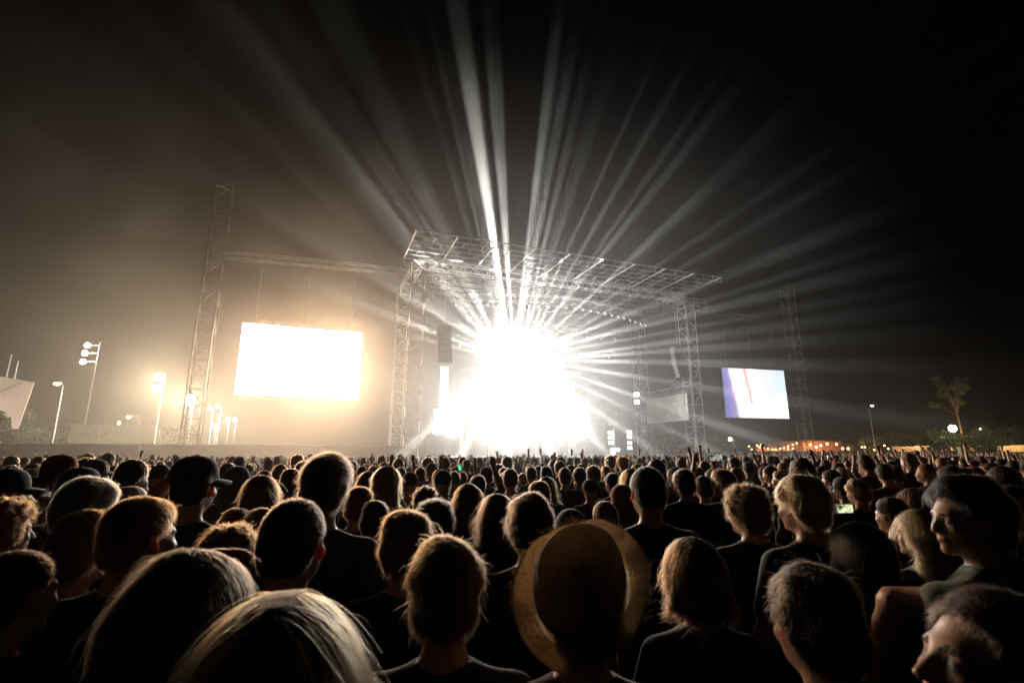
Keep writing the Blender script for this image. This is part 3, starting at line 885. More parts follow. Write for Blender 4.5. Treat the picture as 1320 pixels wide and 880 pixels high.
def np_mesh(name, V, Qd, mats, mi=None, smooth=True):
    me = bpy.data.meshes.new(name)
    n = Qd.shape[1]
    me.vertices.add(len(V)); me.vertices.foreach_set('co', np.ascontiguousarray(V, np.float32).ravel())
    me.loops.add(Qd.size); me.loops.foreach_set('vertex_index', np.ascontiguousarray(Qd, np.int32).ravel())
    me.polygons.add(len(Qd))
    me.polygons.foreach_set('loop_start', np.arange(0, Qd.size, n, dtype=np.int32))
    me.polygons.foreach_set('loop_total', np.full(len(Qd), n, np.int32))
    for m_ in mats: me.materials.append(m_)
    if mi is not None: me.polygons.foreach_set('material_index', mi.astype(np.int32))
    if smooth: me.polygons.foreach_set('use_smooth', np.ones(len(Qd), bool))
    me.update(calc_edges=True)
    me.validate()
    return me

def smooth_V(V, Qd, it=2, lam=.5):
    E = np.concatenate([Qd[:, [i, (i + 1) % Qd.shape[1]]] for i in range(Qd.shape[1])])
    E = np.concatenate([E, E[:, ::-1]])
    deg = np.bincount(E[:, 0], minlength=len(V)).astype(float)
    for _ in range(it):
        S = np.stack([np.bincount(E[:, 0], V[E[:, 1], k], len(V)) for k in range(3)], 1)
        V = V + lam * (S / np.maximum(deg, 1)[:, None] - V)
    return V

# ---- skin, cloth and hair materials
SKIN = {
    'light': (.50, .30, .21), 'tan': (.40, .22, .14), 'brown': (.22, .11, .065), 'dark': (.10, .05, .03)}
SK, EAR = {}, {}
for k_, c_ in SKIN.items():
    SK[k_] = mat('skin_' + k_, c_, .48, 0, .08, 20, sss=.25)
    EAR[k_] = mat('ear_' + k_, c_, .5, 0, .08, 20, transl=(.85, .07, .035, .6))
M['eye'] = mat('eye', (.07, .055, .05), .45, 0, .2, 60)
M['lip'] = mat('lip', (.33, .12, .1), .45, 0, .1, 30)
M['denim'] = mat('denim', (.03, .035, .055), .85, 0, .3, 6)
SHIRT = {
    'black': mat('black_jersey', (.014, .014, .016), .85, 0, .3, 9, .15, sheen=.25),
    'charcoal': mat('charcoal_jersey', (.04, .04, .045), .85, 0, .25, 9, .15, sheen=.25),
    'navy': mat('navy_jersey', (.02, .026, .05), .85, 0, .25, 9, .15, sheen=.25),
    'grey': mat('grey_jersey', (.20, .20, .20), .85, 0, .2, 9, .15, sheen=.2),
    'white': mat('white_jersey', (.62, .62, .60), .85, 0, .1, 9, .15, sheen=.15),
    'olive': mat('grey_green_jersey', (.16, .19, .15), .85, 0, .15, 9, .15, sheen=.15),
    'red': mat('red_jersey', (.30, .02, .025), .85, 0, .2, 9, .15, sheen=.2),
    'maroon': mat('maroon_jersey', (.10, .015, .02), .85, 0, .2, 9, .15, sheen=.2),
    'teal': mat('teal_jersey', (.03, .07, .085), .85, 0, .2, 9, .15, sheen=.2)}
HAIRC = {'black': (.010, .008, .007), 'dark': (.026, .015, .009), 'brown': (.065, .027, .010), 'auburn': (.14, .042, .012), 'fair': (.24, .125, .045), 'ginger': (.30, .09, .025), 'grey': (.22, .20, .18)}
HM, HS = {}, {}
for k_, c_ in HAIRC.items():
    HM[k_] = mat('hair_mass_' + k_, c_, .6, 0, .35, 40, .5, spec=.2)
    m_ = bpy.data.materials.new('hair_strand_' + k_); m_.use_nodes = True
    t_ = m_.node_tree; t_.nodes.remove(t_.nodes['Principled BSDF'])
    hb_ = t_.nodes.new('ShaderNodeBsdfHairPrincipled')
    hb_.parametrization = 'COLOR'
    hb_.inputs['Color'].default_value = (*[min(1, c * 1.05 + .003) for c in c_], 1)
    hb_.inputs['Roughness'].default_value = .35
    hb_.inputs['IOR'].default_value = {'black': 1.1, 'dark': 1.14}.get(k_, 1.42)
    hb_.inputs['Radial Roughness'].default_value = .4
    t_.links.new(hb_.outputs[0], t_.nodes['Material Output'].inputs[0])
    HS[k_] = m_

# ---- body
HC = np.array((0, .012, 1.632))       # head centre in body space, body 1.75 m tall
PIV = np.array((0, -.02, 1.50))       # neck pivot
def rot3(yaw, pitch=0., tilt=0.):
    """numpy rotation, columns = rotated axes; yaw>0 turns to the left"""
    return np.array(Euler((pitch, tilt, yaw), 'XYZ').to_matrix())

def finger(f, p0, d, nrm, L, r, curl):
    """three phalanges curling about d x nrm"""
    p = np.array(p0, float); d = np.array(d, float); nrm = np.array(nrm, float)
    a = 0.
    for i, (fr, cu) in enumerate(((.45, .5), (.32, .8), (.23, .6))):
        a += curl * cu
        q = p + (d * math.cos(a) + nrm * math.sin(a)) * L * fr
        f.cone(p, q, r * (1 - .1 * i), r * (.92 - .12 * i), .004)
        p = q

def hand(f, w, d, nrm, side, curl=.35, spread=.12, pointing=False, s=1.):
    """palm from wrist w along d, palm facing nrm; side = +1/-1 where the thumb lies"""
    w = np.array(w, float); d = np.array(d, float) / np.linalg.norm(d)
    nrm = np.array(nrm, float); nrm -= d * (nrm @ d); nrm /= np.linalg.norm(nrm)
    t = np.cross(d, nrm) * side
    pc = w + d * .048 * s
    R = np.stack([t, d, nrm], 1)
    f.ell(pc, (.042 * s, .056 * s, .017 * s), .012, R)
    for i, (o, L, sp) in enumerate(((.030, .074, 1.), (.010, .082, .3), (-.011, .077, -.35), (-.031, .060, -1.1))):
        dd = d + t * spread * sp; dd /= np.linalg.norm(dd)
        cu = curl if not (pointing and i > 0) else 1.5
        finger(f, w + d * .092 * s + t * o * s - d * abs(o) * .2, dd, nrm, L * s, .0092 * s, cu)
    dd = d * .62 + t * .75 + nrm * .15; dd /= np.linalg.norm(dd)
    finger(f, w + d * .03 * s + t * .032 * s, dd, nrm, .066 * s, .0115 * s, curl * .5)

def head_field(f, R, female=False, face=True):
    """head in body space; R turns it about the neck pivot"""
    def T(p): return PIV + R @ (HC + np.array(p, float) - PIV)
    s_ = .96 if female else 1.
    f.ell(T((0, -.014, .022)), (.0765 * s_, .097, .094), .03, R)
    f.ell(T((0, .03, -.035)), (.060 * s_, .066, .085), .035, R)
    f.ell(T((0, .036, -.072)), (.047 * s_, .05, .038), .03, R)          # jaw
    f.ell(T((0, -.055, -.03)), (.062, .045, .06), .03, R)               # occiput to nape
    if face:
        f.ell(T((0, .082, .012)), (.05, .014, .010), .02, R)            # brow
        for sx in (-1, 1):
            f.ell(T((sx * .031, .098, -.008)), (.017, .014, .012), .012, R, cut=True)
            f.ell(T((sx * .031, .080, -.009)), (.0125, .0125, .0115), .003, R)
            f.ell(T((sx * .042, .070, -.035)), (.022, .02, .018), .02, R)   # cheek
        f.cone(T((0, .093, .0)), T((0, .116, -.040)), .008, .0125, .012)
        for sx in (-1, 1): f.ell(T((sx * .011, .105, -.044)), (.009, .010, .008), .006, R)
        f.ell(T((0, .094, -.066)), (.023, .010, .006), .006, R)
        f.ell(T((0, .093, -.076)), (.020, .010, .0065), .006, R)
        f.ell(T((0, .082, -.104)), (.022, .018, .016), .018, R)         # chin
    for sx in (-1, 1):
        er = R @ np.array(Euler((.12, 0, sx * -.45), 'XYZ').to_matrix())
        f.ell(T((sx * .084, -.008, -.012)), (.0075, .019, .033), .008, er)
        f.ell(T((sx * .090, -.002, -.010)), (.005, .0105, .021), .004, er, cut=True)
        f.ell(T((sx * .080, .002, -.040)), (.006, .008, .011), .006, er)

ARM_DOWN = lambda s: dict(el=(s * .262, -.03, 1.10), wr=(s * .275, .06, .86), d=(0, .15, -1), n=(-s, 0, 0), th=1)
def body_mesh(name, pose=None, yaw=0., pitch=0., tilt=0., lod=0, female=False, skin='light', shoulder=0., bulk=1.):
    """lod 0 near, 1 middle, 2 far"""
    pose = pose or {}
    hs, bs = ((.0088, .026), (.014, .044), (.040, .10), (.060, .13))[lod]
    R = rot3(yaw, pitch, tilt)
    arms = {}
    for s in (-1, 1):
        arms[s] = pose.get(s) or ARM_DOWN(s)
    up = [a for a in arms.values() if a['wr'][2] > 1.3]
    zt = max([1.80] + [a['wr'][2] + .25 for a in up])
    xr = max([.34] + [abs(a['wr'][0]) + .16 for a in arms.values()] + [abs(a['el'][0]) + .1 for a in arms.values()])
    yf = max([.2] + [a['wr'][1] + .22 for a in arms.values()] + [a['el'][1] + .1 for a in arms.values()])
    fine = [(-.13, .13)]
    hx = .12
    if up: hx = max(hx, max(abs(a['wr'][0]) + .11 for a in up))
    hy0, hy1 = -.15, max([.16] + [a['wr'][1] + .16 for a in up])
    X = ax([(-xr - .02, -hx, bs), (-hx, hx, hs), (hx, xr + .02, bs)])
    Y = ax([(-.24, hy0, bs), (hy0, hy1, hs), (hy1, max(yf, hy1 + bs), bs)])
    Z = ax([(-.03, .72, bs * 1.3), (.72, .9, max(hs * 1.4, .012) if lod < 2 else bs), (.9, 1.47, bs), (1.47, zt, hs)])
    f = Field(X, Y, Z)
    wq = .93 if female else 1.
    sw = (.185 if not female else .165) * bulk
    f.ell((0, .005, 1.27), (.155 * wq * bulk, .112 * bulk, .20), .05)
    f.ell((0, -.01, 1.33), (.165 * wq * bulk, .10 * bulk, .11), .05)
    f.ell((0, .012, 1.08), (.135 * wq * bulk, .10 * bulk, .16), .06)
    f.ell((0, -.005, .93), (.16 * bulk, .115, .13), .06)
    if female:
        for s in (-1, 1): f.ell((s * .07, .10, 1.26), (.06, .05, .06), .03)
    f.cone((0, -.03, 1.40), tuple(PIV + R @ (np.array((0, -.016, 1.565)) - PIV)), .062 * wq, .054 * wq, .03)
    for s in (-1, 1):
        a = arms[s]
        rise = .05 if a['el'][2] > 1.4 else 0.
        sh = np.array((s * sw, -.02, 1.385 + rise + shoulder * s))
        f.cone((s * .035, -.035, 1.445), sh + np.array((-s * .02, 0, .008)), .040, .048, .04)
        el, wr = np.array(a['el'], float), np.array(a['wr'], float)
        f.cone(sh, el, .054 * wq, .042 * wq, .022)
        f.cone(el, (el * .6 + wr * .4), .043 * wq, .041 * wq, .02)
        f.cone((el * .6 + wr * .4), wr, .041 * wq, .027, .02)
        if lod < 2 or a['wr'][2] > 1.3:
            if lod >= 2:
                d = np.array(a['d'], float); d /= np.linalg.norm(d)
                f.cone(wr, wr + d * .1, .035, .045, .02)
                t_ = np.cross(d, np.array(a['n'], float)); t_ /= np.linalg.norm(t_) + 1e-9
                for q in (-1.2, -.4, .4, 1.2): f.cone(wr + d * .09 + t_ * q * .02, wr + d * .18 + t_ * q * .038, .017, .014, .006)
            else:
                hand(f, wr, a['d'], a['n'], a.get('th', 1) * s, a.get('curl', .35), a.get('spread', .12), a.get('point', False))
        else:
            f.cone(wr, wr + np.array((0, .02, -.13)), .035, .03, .03)
        # leg
        hp, kn, an = (s * .085, -.005, .90), (s * .10, .015, .50), (s * .105, -.025, .09)
        f.cone(hp, kn, .085, .056, .04); f.cone(kn, (s * .103, -.03, .33), .055, .057, .03); f.cone((s * .103, -.03, .33), an, .056, .038, .03)
        f.cone((s * .105, -.05, .045), (s * .12, .13, .035), .045, .036, .03)
    head_field(f, R, female, lod < 2)
    V, Q = f.mesh()
    V = smooth_V(V, Q, 1 if lod == 0 else 1, .35)
    c = V[Q].mean(1)
    h = (c - PIV) @ R + PIV - HC      # head-local
    mi = np.zeros(len(Q), int)
    mi[c[:, 2] < 1.0] = 1
    hand_low = (np.abs(c[:, 0]) > .21) & (c[:, 2] < 1.0) & (c[:, 2] > .66)
    mi[hand_low] = 0
    ear = (np.abs(h[:, 0]) > .0725) & (np.abs(h[:, 1] + .005) < .035) & (np.abs(h[:, 2] + .012) < .05)
    mi[ear] = 2
    if lod == 0:
        eye = (np.abs(np.abs(h[:, 0]) - .031) < .013) & (h[:, 1] > .083) & (np.abs(h[:, 2] + .009) < .0085)
        mi[eye] = 3
        lip = (np.abs(h[:, 0]) < .024) & (h[:, 1] > .09) & (np.abs(h[:, 2] + .071) < .010)
        mi[lip] = 4
        brow = (np.abs(np.abs(h[:, 0]) - .031) < .017) & (h[:, 1] > .07) & (np.abs(h[:, 2] - .0125) < .0055)
        mi[brow] = 5
    return np_mesh(name, V, Q, [SK[skin], M['denim'], EAR[skin], M['eye'], M['lip'], HM['dark']], mi)

def shirt_mesh(name, pose=None, lod=0, female=False, shoulder=0., bulk=1., long_sleeve=False, vest=False, sleeve=.66):
    pose = pose or {}
    bs = (.02, .035, .06)[lod]
    arms = {s: (pose.get(s) or ARM_DOWN(s)) for s in (-1, 1)}
    xr = max([.34] + [abs(a['el'][0]) + .12 for a in arms.values()]) + (.12 if long_sleeve else 0)
    zt = max([1.56] + [a['el'][2] + .1 for a in arms.values()])
    yf = max([.19] + [a['el'][1] + .12 for a in arms.values()])
    if long_sleeve:
        zt = max(zt, max(a['wr'][2] for a in arms.values()) + .1); yf = max(yf, max(a['wr'][1] for a in arms.values()) + .1)
    fs = (.010, .022, .06)[lod]
    f = Field(ax([(-xr, -.12, bs), (-.12, .12, fs), (.12, xr, bs)]), ax([(-.22, -.12, bs), (-.12, .10, fs), (.10, yf, bs)]), ax([(.80, 1.38, bs * 1.3), (1.38, zt, fs)]))
    e = .009
    wq = .93 if female else 1.
    sw = (.185 if not female else .165) * bulk
    f.ell((0, .005, 1.27), (.155 * wq * bulk + e, .112 * bulk + e, .20), .05)
    f.ell((0, -.01, 1.33), (.165 * wq * bulk + e, .10 * bulk + e, .11), .05)
    f.ell((0, .012, 1.08), (.15 * wq * bulk + e, .11 * bulk + e, .19), .08)
    f.ell((0, .0, .92), (.165 * bulk + e, .12 + e, .11), .06)
    if female:
        for s in (-1, 1): f.ell((s * .07, .10, 1.26), (.06 + e, .05 + e, .06), .03)
    f.cone((0, -.03, 1.38), (0, -.024, 1.452), .066 + e, .060 + e, .03)
    for s in (-1, 1):
        a = arms[s]
        rise = .05 if a['el'][2] > 1.4 else 0.
        sh = np.array((s * sw, -.02, 1.385 + rise + shoulder * s))
        f.cone((s * .035, -.035, 1.442), sh + np.array((-s * .02, 0, .008)), .040 + e * .7, .048 + e, .04)
        el, wr = np.array(a['el'], float), np.array(a['wr'], float)
        if vest: continue
        f.cone(sh, sh + (el - sh) * (1. if long_sleeve else sleeve), .056 * wq + e, .052 * wq + e * 1.4, .018)
        if long_sleeve: f.cone(el, el + (wr - el) * .92, .048 + e, .036 + e, .03)
    # neck opening
    f.cone((0, -.026, 1.462), (0, -.02, 1.57), .057, .080, .006, cut=True)
    V, Q = f.mesh()
    V = smooth_V(V, Q, 1, .4)
    return np_mesh(name, V, Q, [SHIRT['black']])

# ---- hair
def fbm(p, s, seed=0.):
    q = p * s + seed
    return (np.sin(q[..., 0] * 1.0 + 1.7 * np.sin(q[..., 1] * 1.3 + seed)) + np.sin(q[..., 1] * 1.1 + 1.5 * np.sin(q[..., 2] * 1.2)) + np.sin(q[..., 2] * 1.2 + 1.6 * np.sin(q[..., 0] * .9 + 2 * seed))) / 3

def hair_mesh(name, style, lod=0, seed=0.):
    """in head space (origin = head centre)"""
    st = (.009, .014, .042, .06)[lod]
    zlo = {'long': -.36, 'bob': -.16, 'ponytail': -.26, 'hood': -.2}.get(style, -.13)
    f = Field(ax([(-.17, .17, st)]), ax([(-.22, .17, st)]), ax([(zlo, .20, st)]))
    P_ = dict(buzz=(.006, .006, .0012, 30), short=(.012, .016, .006, 36), tousled=(.016, .027, .010, 38), quiff=(.013, .022, .006, 50), curly=(.022, .034, .014, 85),
              afro=(.038, .05, .010, 80), long=(.020, .022, .004, 40), bob=(.022, .024, .005, 40), bun=(.010, .012, .003, 40), ponytail=(.011, .013, .003, 40), hood=(.03, .035, .006, 18), beanie=(.012, .022, .003, 18), receding=(.009, .008, .002, 40))
    side, top, lump, fr = P_[style]
    c0 = np.array((0, -.014, .022)); r0 = np.array((.0765, .097, .094))
    def shell(p):
        q = p - c0
        n = np.linalg.norm(q, axis=-1) + 1e-6
        t = side + (top - side) * np.clip(q[..., 2] / n * 1.3, 0, 1)
        if style == 'quiff': t = t + .030 * np.clip((q[..., 1] / n) * 1.2 + .1, 0, 1) * np.clip(q[..., 2] / n * 1.5, 0, 1)
        t = t + lump * fbm(p, fr, seed)
        r = r0 + np.stack([t] * 3, -1)
        k0 = np.sqrt(((q / r) ** 2).sum(-1)); k1 = np.sqrt(((q / (r * r)) ** 2).sum(-1)) + 1e-9
        d = k0 * (k0 - 1) / k1
        # nape
        qn = p - np.array((0, -.055, -.03)); rn = np.array((.062, .045, .06)) + side
        k0 = np.sqrt(((qn / rn) ** 2).sum(-1)); k1 = np.sqrt(((qn / (rn * rn)) ** 2).sum(-1)) + 1e-9
        d2 = k0 * (k0 - 1) / k1
        hh = np.maximum(.03 - np.abs(d - d2), 0) / .03
        d = np.minimum(d, d2) - hh * hh * .03 * .25 - .002
        y, z = p[..., 1], p[..., 2]
        if style in ('hood',):
            cut = np.maximum(y - .07 - .5 * np.clip(z - .06, 0, 1), -1)
        elif style == 'beanie':
            cut = np.maximum(-(z - (.022 + .25 * (y + .02))), -1)
        else:
            low = np.interp(y, [-.12, -.06, -.036, -.025, .02, .06], [-.085, -.075, -.05, .008, .018, .035])
            if style in ('long', 'bob', 'afro', 'curly'): low = np.interp(y, [-.12, -.05, .0, .04, .07], [-.10, -.10, -.07, -.03, .03])
            if style in ('bun', 'ponytail'): low = np.interp(y, [-.12, -.05, -.01, .03, .06], [-.06, -.05, -.005, .02, .04])
            hl = .052 + 1.1 * np.clip(z - .05, 0, 1)
            if style == 'receding': hl = hl - .04
            cut = np.maximum(low - z, y - hl)
        return np.maximum(d, cut + .25 * lump * fbm(p, fr * 1.4, seed + 3))
    f.put((0, -.01, .02), .19, shell, .004)
    if style in ('long', 'bob'):
        zb = -.30 if style == 'long' else -.125
        for i in range(9):
            a = math.pi * (.98 + 1.04 * i / 8) if style == 'long' else math.pi * (.95 + 1.1 * i / 8)
            x, y = .078 * math.cos(a), -.012 + .088 * math.sin(a)
            w = .012 * math.sin(i * 2.1 + seed)
            f.cone((x, y, .02), (x * 1.12 + w, y * 1.08 - .006, zb * .55), .026, .028, .02)
            f.cone((x * 1.12 + w, y * 1.08 - .006, zb * .55), (x * 1.02 + w * 1.5, y * .98 - .012, zb + .02 * math.sin(i * 1.7)), .028, .012, .02)
    if style == 'bun': f.ell((0, -.075, .10), (.036, .034, .032), .012); f.ell((.01, -.08, .115), (.02, .022, .02), .008)
    if style == 'ponytail':
        f.cone((0, -.10, .05), (0, -.15, .02), .02, .03, .01); f.cone((0, -.15, .02), (.01, -.155, -.12), .032, .028, .015); f.cone((.01, -.155, -.12), (.02, -.13, -.22), .028, .008, .015)
    if style == 'hood':
        f.cone((0, -.06, -.06), (0, -.10, -.15), .10, .10, .04); f.cone((-.06, -.03, -.10), (.06, -.03, -.10), .09, .09, .04)
    if style == 'beanie':
        def fold(p):
            q = p - c0; z = p[..., 2] - (.035 + .25 * (p[..., 1] + .02))
            rr = np.sqrt((q[..., 0] / (r0[0] + .014)) ** 2 + (q[..., 1] / (r0[1] + .014)) ** 2)
            return np.maximum(np.abs((rr - .985) * .09) - .008, np.abs(z) - .024)
        f.put((0, -.01, .035), (.12, .14, .07), fold, .006)
    V, Q = f.mesh()
    V = smooth_V(V, Q, 1, .3)
    return V, Q

def strands(name, V, Q, n, length, curl=0., rad=.0006, seed=0, fuzz=.35, droop=.5, pts=6, parted=False, hug=2.2):
    """hair strands rooted on the hair surface"""
    rng = np.random.default_rng(seed)
    A, B, C = V[Q[:, 0]], V[Q[:, 1]], V[Q[:, 2]]
    nrm = np.cross(B - A, V[Q[:, 3]] - A); ar = np.linalg.norm(nrm, axis=1) + 1e-12
    nr = nrm / ar[:, None]
    ctr = V[Q].mean(1)
    rd = ctr - np.array((0, -.015, 0)); rd[:, 2] = np.maximum(rd[:, 2], 0); rd /= np.linalg.norm(rd, axis=1, keepdims=True) + 1e-9
    ok = (rd * nr).sum(1) > .5      # outward faces only
    pr = ar * ok; pr /= pr.sum()
    fi = rng.choice(len(Q), n, p=pr)
    u, v = rng.random((2, n, 1))
    root = (V[Q[fi, 0]] * (1 - u) + V[Q[fi, 1]] * u) * (1 - v) + (V[Q[fi, 3]] * (1 - u) + V[Q[fi, 2]] * u) * v
    N_ = nr[fi]
    root = root - N_ * .002
    whorl = np.array((.01, -.05, .13))
    tdir = root - whorl; tdir[:, 2] -= .05
    if parted: tdir = np.stack([root[:, 0] * 2.2 + .012 * np.sign(root[:, 0] - .004), (root[:, 1] + .05) * .35 - .02, -.06 - .5 * np.abs(root[:, 0])], 1)
    tdir = tdir + rng.normal(size=(n, 3)) * .03
    tdir -= N_ * (tdir * N_).sum(1, keepdims=True)
    tdir /= np.linalg.norm(tdir, axis=1, keepdims=True) + 1e-9
    L = length * (.5 + rng.random((n, 1)) * .8)
    fz = fuzz * (.4 + 1.2 * rng.random((n, 1)) ** 2)
    fly = rng.random((n, 1)) < (.012 if parted else .05)
    fz = np.where(fly, fz + (.08 if parted else .3) + (.12 if parted else .3) * rng.random((n, 1)), fz)
    tdir = np.where(fly, tdir + rng.normal(size=(n, 3)) * (.12 if parted else .3), tdir)
    hug = np.where(fly, hug * (.8 if parted else .4), hug)
    ph = rng.random((n, 1)) * 6.28
    B2 = np.cross(N_, tdir)
    out = np.zeros((n, pts, 3))
    for k in range(pts):
        t = k / (pts - 1)
        p = root + tdir * L * t + N_ * L * fz * (t - .45 * t * t) + np.array((0, 0, -1)) * L * droop * .3 * t * t - N_ * (L * t) ** 2 * hug
        if curl:
            p = p + (N_ * np.cos(ph + t * 9) + B2 * np.sin(ph + t * 9)) * curl * min(1, t * 2.5)
        out[:, k] = p
    cu = bpy.data.hair_curves.new(name)
    cu.add_curves([pts] * n)
    cu.attributes['position'].data.foreach_set('vector', out.astype(np.float32).ravel())
    ra = cu.attributes.get('radius') or cu.attributes.new('radius', 'FLOAT', 'POINT')
    rr = np.tile(rad * np.array([1 - .7 * (k / (pts - 1)) for k in range(pts)]), n) * np.repeat(.7 + .6 * rng.random(n), pts)
    ra.data.foreach_set('value', rr.astype(np.float32))
    return cu

def cap_mesh(name, back=False, brim=True):
    """baseball cap in head space; brim towards +y (or turned by the caller); slots: crown, brim underside/strap, button"""
    mb = MB()
    n = 24
    rows = []
    prof = [(1.06, -.002), (1.07, .018), (1.04, .045), (.94, .075), (.74, .099), (.42, .114), (.0, .119)]
    rx, ry = .080, .101
    v = []
    for (s, z) in prof[:-1]:
        for k in range(n):
            a = 2 * math.pi * k / n
            seam = 1 + .012 * abs(math.cos(3 * a))
            v.append((rx * s * seam * math.cos(a), -.014 + ry * s * seam * math.sin(a), .022 + z))
    v.append((0, -.014, .022 + .119))
    fcs = []
    for i in range(len(prof) - 2):
        for k in range(n):
            fcs.append((i * n + k, i * n + (k + 1) % n, (i + 1) * n + (k + 1) % n, (i + 1) * n + k))
    m_ = (len(prof) - 2) * n
    for k in range(n): fcs.append((m_ + k, m_ + (k + 1) % n, len(v) - 1))
    mb.add(v, fcs, 0)
    crown = mb
    br = MB()
    K = 14; top = []; 
    for th in (0., .004):
        for ring in range(4):
            fr = ring / 3
            for k in range(K + 1):
                a = math.pi * (.08 + .84 * k / K)
                x = rx * 1.06 * math.cos(a) * (1 + .06 * fr)
                y = -.014 + ry * 1.06 * math.sin(a) + fr * .072 * math.sin(a) ** .6
                z = .024 - .016 * fr - 2.6 * x * x * (.6 + .5 * fr) + .012 * fr * 0 - th
                top.append((x, y, z + .012))
    W = K + 1; fc = []
    for ring in range(3):
        for k in range(K):
            a = ring * W + k
            fc.append((a, a + 1, a + 1 + W, a + W)); b = a + 4 * W
            fc.append((b, b + W, b + 1 + W, b + 1))
    for k in range(K): fc.append((3 * W + k, 3 * W + k + 1, 7 * W + k + 1, 7 * W + k))
    br.add(top, fc)
    bt = MB().lathe([(.009, 0), (.008, .005), (.0, .007)], 8, (0, -.014, .14))
    return crown, br, bt

# ---- assembling one person
HEAD_TOP = dict(buzz=.006, short=.015, tousled=.026, quiff=.03, curly=.036, afro=.052, long=.022, bob=.024, bun=.014, ponytail=.014, hood=.035, beanie=.022, receding=.008, cap=.026, none=0.)
HAIR_W = dict(buzz=.167, short=.18, tousled=.192, quiff=.186, curly=.205, afro=.235, long=.20, bob=.21, bun=.175, ponytail=.176, hood=.22, beanie=.18, receding=.172, cap=.176)
BODY, SHIRTS, HAIRS, STR, CAPS = {}, {}, {}, {}, {}
POSES = {}
def pose_arm(side, el, wr, d, n, **k):
    return {side: dict(el=el, wr=wr, d=d, n=n, **k)}
def get_body(pose, yaw, pitch, tilt, lod, female, skin, bulk=1.):
    key = (pose, round(yaw, 2), round(pitch, 2), round(tilt, 2), lod, female, bulk)
    if key not in BODY:
        BODY[key] = body_mesh('person_body', POSES.get(pose), yaw, pitch, tilt, lod, female, 'light', bulk=bulk)
    return BODY[key]
def get_shirt(pose, lod, female, bulk=1., ls=False, vest=False):
    key = (pose, lod, female, bulk, ls, vest)
    if key not in SHIRTS:
        SHIRTS[key] = shirt_mesh('shirt_cloth', POSES.get(pose), lod, female, 0., bulk, ls, vest, .3 if pose == 'elbow_out' else .66)
    return SHIRTS[key]
def get_hair(style, lod, seed):
    key = (style, lod, seed)
    if key not in HAIRS:
        V, Q = hair_mesh('hair', style, lod, float(seed) * 1.7)
        HAIRS[key] = (np_mesh('hair_mass', V, Q, [HM['dark']]), V, Q)
    return HAIRS[key]
STRANDP = {  # n per lod, length, curl, fuzz, droop
    'buzz': ((6000, 900), .009, 0, .9, .1), 'receding': ((3000, 700), .010, 0, .8, .2), 'short': ((7500, 1100), .024, .001, .4, .25), 'tousled': ((9000, 1200), .036, .002, .2, .35),
    'quiff': ((6000, 1100), .036, 0, .42, .2), 'curly': ((6500, 1300), .04, .007, .26, .3), 'afro': ((7000, 1500), .028, .006, .5, .1), 'long': ((9000, 1300), .11, .001, .08, 1.),
    'bob': ((6000, 1200), .06, .002, .16, 1.), 'bun': ((3500, 800), .03, 0, .22, .1), 'ponytail': ((4500, 900), .045, 0, .2, .4)}
def get_strands(style, lod, seed):
    key = (style, lod, seed)
    if key not in STR:
        _, V, Q = get_hair(style, lod, seed)
        n, L, cu, fz, dr = STRANDP[style]
        STR[key] = strands('hair_strands', V, Q, n[min(lod, 1)], L, cu, (.00045, .0012)[min(lod, 1)], seed + 5, fz, dr, 7 if cu else 5, style in ('long', 'bob'), {'long': 2.6, 'bob': 2.8}.get(style, 1.3))
    return STR[key]
def obj_mat(o, m, slot=0):
    o.material_slots[slot].link = 'OBJECT'; o.material_slots[slot].material = m
def person(loc, scale, rz, label, group, pose='down', yaw=0., pitch=0., tilt=0., lod=0, female=False, skin='light', hair='short', hcol='dark', shirt='black',
           seed=0, bulk=1., ls=False, vest=False, cap=None, cap_back=0., strand=True):
    o = inst('person', get_body(pose, yaw, pitch, tilt, lod, female, skin, bulk), None, loc, (0, 0, rz), (scale,) * 3)
    tag(o, label, 'person', group)
    obj_mat(o, SK[skin], 0); obj_mat(o, EAR[skin], 2)
    s = inst('shirt', get_shirt(pose, lod, female, bulk, ls, vest), o)
    obj_mat(s, SHIRT[shirt])
    Rm = Matrix(rot3(yaw, pitch, tilt).tolist())
    hc = Vector(PIV) + Rm @ (Vector(HC) - Vector(PIV))
    eu = Rm.to_euler()
    h = None
    if hair != 'none':
        me, V, Q = get_hair(hair, lod, seed)
        h = inst({'hood': 'hood', 'beanie': 'beanie'}.get(hair, 'hair'), me, o, hc, eu)
        obj_mat(h, HM[hcol] if hair not in ('hood', 'beanie') else SHIRT[hcol])
        if hair in STRANDP and strand and lod < 2:
            c = get_strands(hair, lod, seed)
            ck = (hair, lod, seed, hcol)
            if ck not in CAPS:
                c2 = c if not len(c.materials) else c.copy()
                c2.materials.clear(); c2.materials.append(HS[hcol]); CAPS[ck] = c2
            inst('hair_strands', CAPS[ck], h)
    if cap:
        if 'cap' not in CAPS:
            a, b, c = cap_mesh('cap')
            CAPS['cap'] = (a.mesh('cap_crown', SHIRT['black'], True), b.mesh('cap_brim', SHIRT['black'], True), c.mesh('cap_button', SHIRT['black'], True))
        Rc = Rm @ Matrix.Rotation(cap_back, 3, 'Z')
        k = inst('cap', CAPS['cap'][0], o, hc, Rc.to_euler()); obj_mat(k, SHIRT[cap])
        b = inst('brim', CAPS['cap'][1], k); obj_mat(b, SHIRT[cap])
        b = inst('button', CAPS['cap'][2], k); obj_mat(b, SHIRT[cap])
    return o
